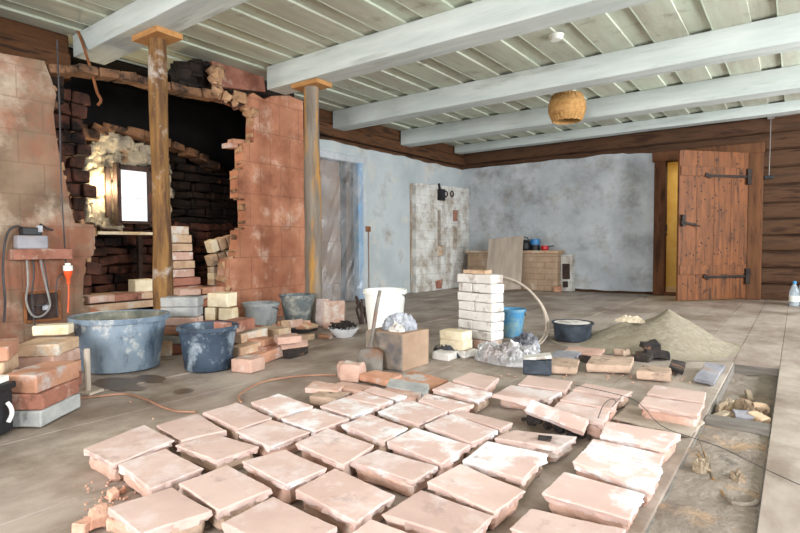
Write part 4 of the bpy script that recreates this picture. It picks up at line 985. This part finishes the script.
# ------------------------------------------------------------------ stove bench at the far wall and things on it
sx0, sx1, sy0 = -4.98, onz(556, 292).x, 8.80
szt = ony(520, 251, sy0).z
sx1 = ony(557, 270, sy0).x
st_ = empty('stove_bench', ((sx0+sx1)/2, sy0, 0), 'low tan clay stove bench built against the far wall', 'stove')
b = MB(); b.box((0, .155, szt/2-.02), (sx1-sx0, .30, szt-.04)); b.rough(.008, 3); b.build('stove_body', 'stove_tan', st_, bevel=.02)
b = MB(); b.box((0, .145, szt-.015), (sx1-sx0+.04, .33, .05)); b.build('stove_top', 'tan_brick', st_, bevel=.012)
b = MB(); b.box(((sx1-sx0)/2+.10, .25, szt/2-.03), (.20, .16, szt-.06)); b.build('stove_flank', 'pilaster', st_, bevel=.01)
b = MB(); b.box(((sx1-sx0)/2+.10, .16, .34), (.12, .03, .26)); b.box(((sx1-sx0)/2+.09, .16, .12), (.08, .03, .10)); b.rough(.01, 8); b.build('flank_hole', 'hatch', st_)
MB().box(((sx1-sx0)/2+.02, -.02, .05), (.12, .08, .10)).build('loose_brick', 'orange_brick', st_, bevel=.01)
q0 = onz(508, 296); q1 = ony(505, 244, 8.72)
lb = brickmesh((.62, .05, .98), 90, .006); lb.build('leaning_slab', 'board_grey', loc=(ony(503, 270, 8.42).x, 8.47, .475), rot=(R(-24), R(-5), R(6)), label='grey-beige slab leaning against the stove bench', cat='slab', smooth=True)
# kettle, cans and red pot on the bench
zt = szt+.01
def can(px, py, r, ln, m, label, name, ang, y=8.93):
    q = ony(px, py, y); b = MB(); b.lathe([(0, -ln/2), (r*.9, -ln/2), (r, -ln/2+.02), (r, ln/2-.02), (r*.9, ln/2), (0, ln/2)], seg=28)
    return q, b
q = ony(517, 244, 8.93); e = empty('black_canister', (q.x-.10, 8.93, zt+.09), 'black cylindrical canister lying on the stove bench', 'canister', rot=(0, R(90), R(-10)))
MB().lathe([(0, -.12), (.08, -.12), (.09, -.10), (.09, .10), (.08, .12), (0, .12)], seg=28).build('canister_body', 'black', e, smooth=True)
MB().lathe([(.05, .12), (.05, .15), (0, .15)], seg=20).build('canister_cap', 'black', e, smooth=True)
q = ony(526, 243, 8.93); e = empty('kettle', (q.x+.0, 8.88, zt), 'black kettle beside the blue-lidded can on stove bench', 'kettle')
MB().lathe([(.08, 0), (.10, .03), (.10, .13), (.07, .18), (0, .19)], seg=28).build('kettle_body', 'black', e, smooth=True)
MB().tube([(-.07, 0, .16), (-.05, 0, .22), (0, 0, .235), (.05, 0, .22), (.07, 0, .16)], .008, 8).build('handle', 'black', e, smooth=True)
q = ony(534, 243, 8.93); e = empty('paint_can', (q.x+.01, 8.95, zt), 'blue and black can standing right of the kettle', 'can')
MB().lathe([(.075, 0), (.08, .01), (.08, .19), (.075, .2), (0, .2)], seg=28).build('can_body', 'blue_pl', e, smooth=True)
MB().lathe([(.083, .0), (.083, .10), (.083, .10)], seg=28, caps=False).build('can_band', 'black', e, smooth=True)
q = ony(545, 247, 8.93); e = empty('red_pot', (q.x, 8.92, zt), 'small red pot at the right end of the stove bench', 'pot')
MB().lathe([(.05, 0), (.065, .02), (.065, .08), (.06, .085), (.055, .03), (0, .02)], seg=24).build('pot_body', 'red_pl', e, smooth=True)
MB().tube([(.06, 0, .07), (.12, -.01, .075), (.17, -.02, .08)], .008, 6).build('pot_handle', 'black', e)

# water bottles at the right edge
def bottle(x, y, s, label, band):
    e = empty('water_bottle', (x, y, 0), label, 'bottle')
    MB().lathe([(.05*s, 0), (.058*s, .01), (.058*s, .18*s), (.055*s, .2*s), (.03*s, .27*s), (.018*s, .29*s), (.018*s, .31*s), (0, .31*s)], seg=24).build('bottle_body', 'bottle', e, smooth=True)
    MB().lathe([(.022*s, .30*s), (.022*s, .335*s), (0, .335*s)], seg=16).build('bottle_cap', 'blue_pl', e, smooth=True)
    MB().lathe([(.060*s, .06*s), (.060*s, .14*s)], seg=24, caps=False).build('bottle_label', band, e, smooth=True)
q = onz(794, 306); bottle(q.x, q.y, .95, 'small clear water bottle with white label by the log wall', 'white_plastic')
q = onz(802, 306); bottle(q.x+.04, q.y+.05, 1.3, 'larger clear water bottle with blue cap at right edge', 'board_grey')

# ------------------------------------------------------------------ sand heap
def sandh(x, y):
    # main cone, a left shoulder, a hollow between
    dx, dy = x-AX, y-AY
    h1_ = .285-math.hypot(dx*(.60 if dx > 0 else .52), dy*(.40 if dy < 0 else .6))
    h2_ = .175-math.hypot((x-BX)*(.50 if x < BX else .4), (y-BY)*(.30 if y < BY else .6))
    k = .016; h_ = math.log(math.exp(h1_/k)+math.exp(h2_/k)+math.exp(-.004/k))*k
    d3 = math.hypot((x-DX)/.12, (y-DY)/.10); h_ -= .05*math.exp(-d3*d3)
    return h_+(.008*noise.noise(Vector((x*9, y*9, 0)))+.003*noise.noise(Vector((x*40, y*40, 0))))*min(1, max(0, h_/.03))
q = ony(668, 308, 4.75); AX, AY = q.x, q.y
q = ony(628, 318, 4.72); BX, BY = q.x, q.y
q = ony(645, 315, 4.70); DX, DY = q.x, q.y
b = MB(); nr, na = 50, 110; CX, CY = (AX+BX)/2, (AY+BY)/2-.12
for i in range(nr+1):
    for k in range(na):
        a = 2*PI*k/na; r_ = .78*i/nr; X, Y = CX+r_*math.cos(a), CY+r_*math.sin(a)*.8
        hh_ = sandh(X, Y)
        fade = max(0, 1-(i/nr)**6); b.v.append(Vector((X-CX, Y-CY, max(-.004, (hh_-.006)*fade))))
for i in range(nr):
    for k in range(na):
        a, c = i*na+k, i*na+(k+1) % na; b.f.append((a, c, c+na, a+na))
b.build('sand_heap', 'sand', loc=(CX, CY, 0), label='pale conical heap of sand on the floor before the door', cat='sand', kind='stuff', smooth=True)
crumple('sand_crust', 'sand_dark', (BX+.01, BY+.03, sandh(BX, BY)-.02), .13, .05, .03, 'pale crust on left shoulder of the sand heap', 'sand', 4, .02)

# ------------------------------------------------------------------ row of broken pieces between tiles and sand
def piece(quad, z, th, m, label, seed, name='brick_fragment', cat='fragment', dz=(0, 0, 0, 0)):
    return slab(name, m, [onz(p[0], p[1], z+dz[i]) for i, p in enumerate(quad)], th, label, cat, seed)
piece([(541, 366), (547, 357), (580, 359), (577, 368)], .05, .045, 'collar_buff', 'buff fragment with charred left edge beside the foil bag', 21)
piece([(586, 364), (592, 355), (634, 357), (631, 366)], .055, .05, 'collar_buff', 'long buff fragment left of the charred pieces', 22)
piece([(563, 351), (570, 346), (605, 349), (600, 354)], .03, .03, 'collar', 'thin buff fragment behind the black pot', 23)
piece([(549, 356), (556, 350), (582, 352), (575, 358)], .03, .02, 'slate', 'dark flat fragment just in front of the black pot', 24)
piece([(636, 371), (642, 365), (671, 368), (672, 374)], .055, .05, 'collar_buff', 'buff block in front of the charred heap', 25)
piece([(694, 378), (706, 362), (725, 365), (714, 382)], .03, .025, 'slate', 'grey slate tilted on the floor by the open channel', 26, dz=(0, .02, .0, 0))
piece([(669, 366), (672, 359), (686, 362), (684, 371)], .035, .03, 'charred', 'black shard right of the charred heap', 27, dz=(.02, .03, 0, 0))
for k, (px, py, sx_, sy_, h_, z_, lab) in enumerate([(640, 362, .12, .10, .05, 0, 'charred brick at the left of the charred heap'), (655, 361, .14, .09, .06, 0, 'charred brick at the centre of the charred heap'), (648, 357, .12, .08, .05, .05, 'hollow charred brick on top of the charred heap'), (620, 357, .06, .08, .05, 0, 'small charred lump beside the long buff fragment'), (583, 364, .05, .08, .04, 0, 'small dark lump between two buff fragments')]):
    q = onz(px, py); brick((q.x, q.y+.06, z_+h_/2), (sx_, sy_, h_), 'charred' if k != 3 else 'collar_buff', lab, rz=.35*k, rx=.2*(-1)**k, name='brick_fragment', cat='fragment', amp=.02)
piece([(541, 364), (543, 358), (551, 359), (549, 366)], .055, .045, 'charred', 'charred end piece beside the white-edged chunk', 28)
# broken pieces behind the third tile column
piece([(391, 379), (413, 370), (448, 380), (425, 392)], .05, .03, 'orange_brick', 'flat orange clay slab in front of the square clay block', 31)
piece([(386, 386), (390, 378), (429, 384), (427, 393)], .065, .055, 'grey_brick', 'grey-edged slab leaning against the orange slab', 32, dz=(0, .02, .02, 0))
piece([(378, 393), (386, 387), (422, 392), (416, 399)], .06, .045, 'pink_brick', 'long pink fragment before the grey-edged slab', 33)
piece([(357, 374), (375, 370), (402, 374), (388, 381)], .05, .04, 'orange_brick', 'orange fragment left of the flat orange slab', 34, dz=(0, .01, .02, 0))
piece([(305, 388), (314, 380), (345, 385), (338, 391)], .06, .03, 'collar', 'triangular pink fragment at the back left of the tiles', 35, dz=(.01, .02, 0, 0))
piece([(309, 396), (320, 390), (350, 392), (336, 399)], .055, .05, 'collar_buff', 'pink fragment lying behind the tile columns', 36)
piece([(330, 386), (342, 381), (372, 386), (362, 391)], .055, .03, 'pink_brick', 'flat pink fragment between lump and tiles', 37)
q = onz(347, 382); brick((q.x, q.y+.05, .05), (.12, .10, .10), 'pink_brick', 'knobbly pinkish clay lump behind the tiles', rz=.4, name='clay_lump', cat='lump', amp=.02)
q = onz(337, 378); brick((q.x, q.y+.04, .045), (.04, .05, .09), 'collar', 'small pointed pink shard at left of the clay lump', rz=.4, rx=.3, name='brick_fragment', cat='fragment', amp=.01)
# crumbs
b = MB(); r_ = random.Random(2)
for k in range(260):
    if k < 110: px, py = r_.gauss(112, 22), r_.gauss(505, 16)
    elif k < 180: px, py = r_.uniform(120, 640), r_.uniform(400, 530)
    else: px, py = r_.uniform(440, 700), r_.gauss(378, 5)
    if px < 70: px = 100
    q = onz(px, py); s = r_.uniform(.002, .007)
    b.box((q.x, q.y, s*.4), (s*1.4, s, s*.9), (r_.random()*3, r_.random()*3, r_.random()*3))
b.build('clay_crumbs', 'rubble', label='pink clay crumbs scattered on the floor around the tiles', cat='rubble', kind='stuff')
for k, (px, py, s) in enumerate([(113, 497, .03), (108, 512, .022), (122, 492, .015), (98, 527, .05), (118, 531, .045), (88, 530, .04), (141, 480, .03), (127, 478, .035), (139, 484, .02)]):
    q = onz(px, py); brick((q.x, q.y, s*.4), (s*1.3, s, s*.8), 'rubble', 'pink clay crumb on the floor at the left edge of tiles', rz=k, name='clay_lump', cat='lump', amp=s*.4, group='clay lumps left of the tiles')

# ------------------------------------------------------------------ things in the open floor channel
crumple('straw_debris', 'straw', (-.20, 3.10, -.075), .115, .23, .05, 'heap of straw and plaster rubble in the open channel', 'debris', 17, .035)
crumple('straw_debris', 'straw', (-.265, 2.20, -.028), .028, .045, .016, 'tuft of straw in the near part of the channel', 'debris', 19, .02)
crumple('straw_debris', 'straw', (-.15, 2.16, -.028), .02, .03, .012, 'pale scrap of straw by the curved root in channel', 'debris', 20, .02)
for k, (x_, y_, z_, s, m, rz_, lab) in enumerate([(-.19, 2.97, -.01, (.075, .07, .018), 'slate', .3, 'small grey square stone atop the straw rubble'), (-.275, 2.95, -.03, (.05, .10, .03), 'straw', -.5, 'tan broken chunk left in the channel rubble'),
        (-.13, 2.98, -.02, (.06, .08, .035), 'tan_brick', .9, 'brown broken chunk right in the channel rubble'), (-.20, 3.55, -.06, (.03, .13, .03), 'straw', .2, 'short pale stick of wood standing far in the channel'), (-.24, 3.35, -.06, (.10, .04, .02), 'cream_brick', .1, 'pale splinter lying across the channel rubble'),
        (-.15, 3.25, -.04, (.10, .05, .03), 'tan_brick', .4, 'reddish brown chunk at the back of the channel rubble')]):
    brick((x_, y_, z_), s, m, lab, rz=rz_, name='rubble_chunk', cat='chunk', amp=.008, rx=.2)
b = MB(); b.tube([onz(700, 441, .03), onz(704, 452, -.01), onz(709, 470, -.02), onz(719, 489, -.03), onz(733, 503, -.02), onz(752, 504, -.02), onz(757, 500, -.01)], lambda t: .003+.0055*t, 8)
b.tube([onz(697, 454, .0), onz(705, 462, -.02), onz(712, 476, -.03)], .004, 6)
b.build('curved_root', 'post_grey', label='curved rusty rod lying in the near part of channel', cat='rod', smooth=True)
# thin wires
b = MB(); b.tube([onz(575, 385, .085), onz(620, 395, .085), onz(640, 404, .085), onz(660, 425, .02), onz(690, 437, .01), onz(720, 447, -.0), onz(765, 469, .005), onz(800, 485, .005)], .0016, 5)
b.tube([onz(598, 418, .09), onz(604, 404, .09), onz(612, 399, .09), onz(616, 402, .09), onz(612, 407, .09), onz(622, 396, .09)], .0018, 5)
b.build('thin_wire', 'cable', label='thin dark wire trailing over right-hand tiles to channel', cat='wire')
b = MB(); b.tube([onz(p[0], p[1], .006) for p in [(72, 399), (100, 396), (125, 394), (145, 399), (160, 406), (176, 411), (196, 412)]], .006, 6)
b.build('floor_cable', 'cable_brown', label='brown cable on the floor from the stake towards the tiles', cat='cable', smooth=True)
b = MB(); b.tube([onz(p[0], p[1], .006) for p in [(241, 402), (239, 396), (246, 390), (262, 382), (290, 377), (318, 375), (336, 375)]], .006, 6)
b.build('floor_cable', 'cable_brown', label='brown cable curving behind the leftmost tile columns', cat='cable', smooth=True)

# ------------------------------------------------------------------ left wall fittings
def W(px, py, o=.03): return onx(px, py, XW+o)
q = W(38, 258, 0); a, c = W(10, 256), W(68, 252)
b = brickmesh((.12, c.y-a.y, .08), 201, .008); b.build('wall_ledge', 'red_brick', loc=(XW+.05, (a.y+c.y)/2, (a.z+c.z)/2), label='brick ledge sticking out of the wall under the cable box', cat='ledge', smooth=True)
q = W(29, 245); e = empty('cable_box', (XW+.07, q.y, (a.z+c.z)/2+.04), 'grey-green transformer box with cables on wall ledge', 'box')
MB().box((0, 0, .05), (.10, .20, .10)).build('box_body', 'slate', e, bevel=.01); MB().box((0, .0, .13), (.08, .13, .06)).build('box_top', 'black', e, bevel=.008)
MB().box((.03, .05, .15), (.04, .03, .05)).build('socket', 'rag', e, bevel=.004)
cabs = [([(27, 232), (18, 226), (8, 232), (4, 250), (3, 275), (5, 300), (4, 322)], 'cable', 'dark cable looping left from the cable box to the floor', .008),
        ([(24, 245), (27, 262), (28, 285), (26, 300), (32, 315), (42, 316), (50, 306), (47, 290), (42, 268), (38, 248)], 'cable_grey', 'grey cable hanging in a loop over the dark hatch', .008),
        ([(30, 246), (34, 270), (32, 292), (33, 312), (35, 326)], 'cable', 'dark cable hanging straight down from the cable box', .006),
        ([(40, 246), (44, 262), (47, 280), (49, 300), (44, 305), (36, 306)], 'cable', 'dark cable from box ending at the plug on the hatch', .005),
        ([(66, 272), (58, 278), (56, 292), (58, 316)], 'cable', 'thin dark cable dropping beside the orange plug', .005),
        ([(57, 40), (60, 120), (61, 180), (64, 232), (66, 266)], 'cable', 'thin dark cable running from the ceiling to orange plug', .006)]
for pts_, m, lab, r_ in cabs:
    MB().tube([W(p[0], p[1], .035+.03*abs(math.sin(i))) for i, p in enumerate(pts_)], r_, 6).build('cable', m, label=lab, cat='cable', smooth=True)
a, c = W(25, 322, 0), W(58, 291, 0)
e = empty('wall_hatch', (XW+.006, (a.y+c.y)/2, (a.z+c.z)/2), 'dark rusty square hatch in the left wall behind cables', 'hatch')
hy_, hz_ = abs(c.y-a.y), abs(c.z-a.z)
MB().box((0, 0, 0), (.012, hy_-.02, hz_-.02)).build('hatch_plate', 'hatch', e); b = MB()
for s in (-1, 1): b.box((.006, s*hy_/2, 0), (.02, .02, hz_+.02)); b.box((.006, 0, s*hz_/2), (.02, hy_, .02))
b.build('hatch_frame', 'rust', e, bevel=.003); MB().box((.02, .02, -.01), (.03, .05, .04)).build('hatch_plug', 'rag', e, bevel=.008)
q = W(68, 270, .06); e = empty('orange_plug', q, 'orange and white cable connector hanging on the left wall', 'plug')
MB().lathe([(.034, -.005), (.034, .035), (.02, .04), (.02, .055), (0, .055)], seg=20).build('plug_collar', 'white_plastic', e, smooth=True)
MB().lathe([(.0, -.11), (.012, -.11), (.014, -.07), (.030, -.03), (.032, -.005), (0, -.005)], seg=20).build('plug_body', 'orange_pl', e, smooth=True)
MB().tube([(0, 0, -.1), (0, .0, -.2), (.0, -.01, -.34)], .006, 6).build('plug_cable', 'orange_pl', e)
# small hook / peg
MB().tube([W(40, 224, .02), W(46, 228, .05), W(53, 230, .05)], .008, 6).build('wall_peg', 'black', label='black spike sticking out of the wall above the ledge', cat='peg')
# rusty iron strap by the first beam
MB().tube([ony(77, 29, 2.125), ony(82, 42, 2.11), ony(87, 57, 2.10), ony(92, 73, 2.09), ony(97, 92, 2.09), ony(101, 100, 2.09), ony(98, 105, 2.08)], .012, 6).build('iron_hook', 'rust', label='bent rusty iron hook hanging before the hearth opening', cat='hook', smooth=True)

# ------------------------------------------------------------------ bricks in the hearth
q = onx(184, 300, -5.2)
for k in range(8):
    z = .31+k*.088
    brick((-5.1+jit(.01), onx(183-k*.6, 280, -5.1).y+jit(.012)+(.03 if k < 2 else 0), z+.04), (.12, .26-.008*k+(.06 if k < 2 else 0), .08), ['red_brick', 'red_brick', 'pink_brick', 'tan_brick', 'pink_brick', 'tan_brick', 'tan_brick', 'tan_brick'][k],
          'brick in the hearth pier right of the brown post, %s from bottom' % ON[k], name='brick')
# fan of leaning bricks at the right
for row, (y0, n, zc, s) in enumerate([(3.33, 4, .90, 1), (3.31, 4, .74, .9), (3.32, 3, .58, .8), (3.32, 3, .49, .8), (3.32, 3, .41, .8)]):
    for k in range(n):
        px = 212+k*8+(2 if row > 1 else 0); py = [246, 260, 270, 276, 282][row]-(k*2.2 if row < 2 else 0)
        q = onx(px, py, -5.05)
        brick(q, (.12, .085, .13*s if row < 2 else .07), 'tan_brick' if (k+row) % 3 else 'cream_brick', 'brick %s from left in the %s row of the fanned hearth stack' % (ON[k], ['top', 'second', 'third', 'fourth', 'bottom'][row]), rx=(.35 if row < 2 else 0), name='brick')
q = onx(142, 279, -5.0); brick((-5.0, q.y, .31+.09), (.14, .20, .18), 'cream_brick', 'cream block on the hearth floor just left of brown post')
for k, (x0p, x1p, py, m, lab, h_) in enumerate([(106, 150, 293, 'cream_brick', 'long pale slab on the hearth edge left of brown post', .05), (190, 225, 294, 'cream_brick', 'pale slab on the hearth edge right of brown post', .06)]):
    a, c = onx(x0p, py, -4.92), onx(x1p, py, -4.92); brick((-4.92, (a.y+c.y)/2, .345), (.16, c.y-a.y, h_), m, lab, name='slab', cat='slab')
for k, (x0p, x1p, py, m, lab) in enumerate([(84, 112, 302, 'pink_brick', 'flat pink brick on the hearth sill, leftmost'), (110, 140, 301, 'red_brick', 'flat dark red brick on the hearth sill, middle'), (136, 154, 304, 'tan_brick', 'flat tan brick on the sill beside brown post'), (176, 196, 296, 'pink_brick', 'flat pink brick on the sill right of brown post'), (198, 228, 300, 'orange_brick', 'flat orange brick on the hearth sill behind cream blocks')]):
    a, c = onx(x0p, py, -4.82), onx(x1p, py, -4.82); brick((-4.82, (a.y+c.y)/2, .355+.0*k), (.18, c.y-a.y, .06), m, lab, rz=jit(.1), amp=.01)
q = onx(235, 108, XW-.05)
for k, (px, py) in enumerate([(236, 142), (230, 146)]):
    q = onx(px, py, XW-.10); brick(q, (.10, .14, .05), 'orange_brick', ['broken orange brick jutting from right edge of hearth opening', 'second broken brick jutting lower from right edge of opening'][k], rx=.08)
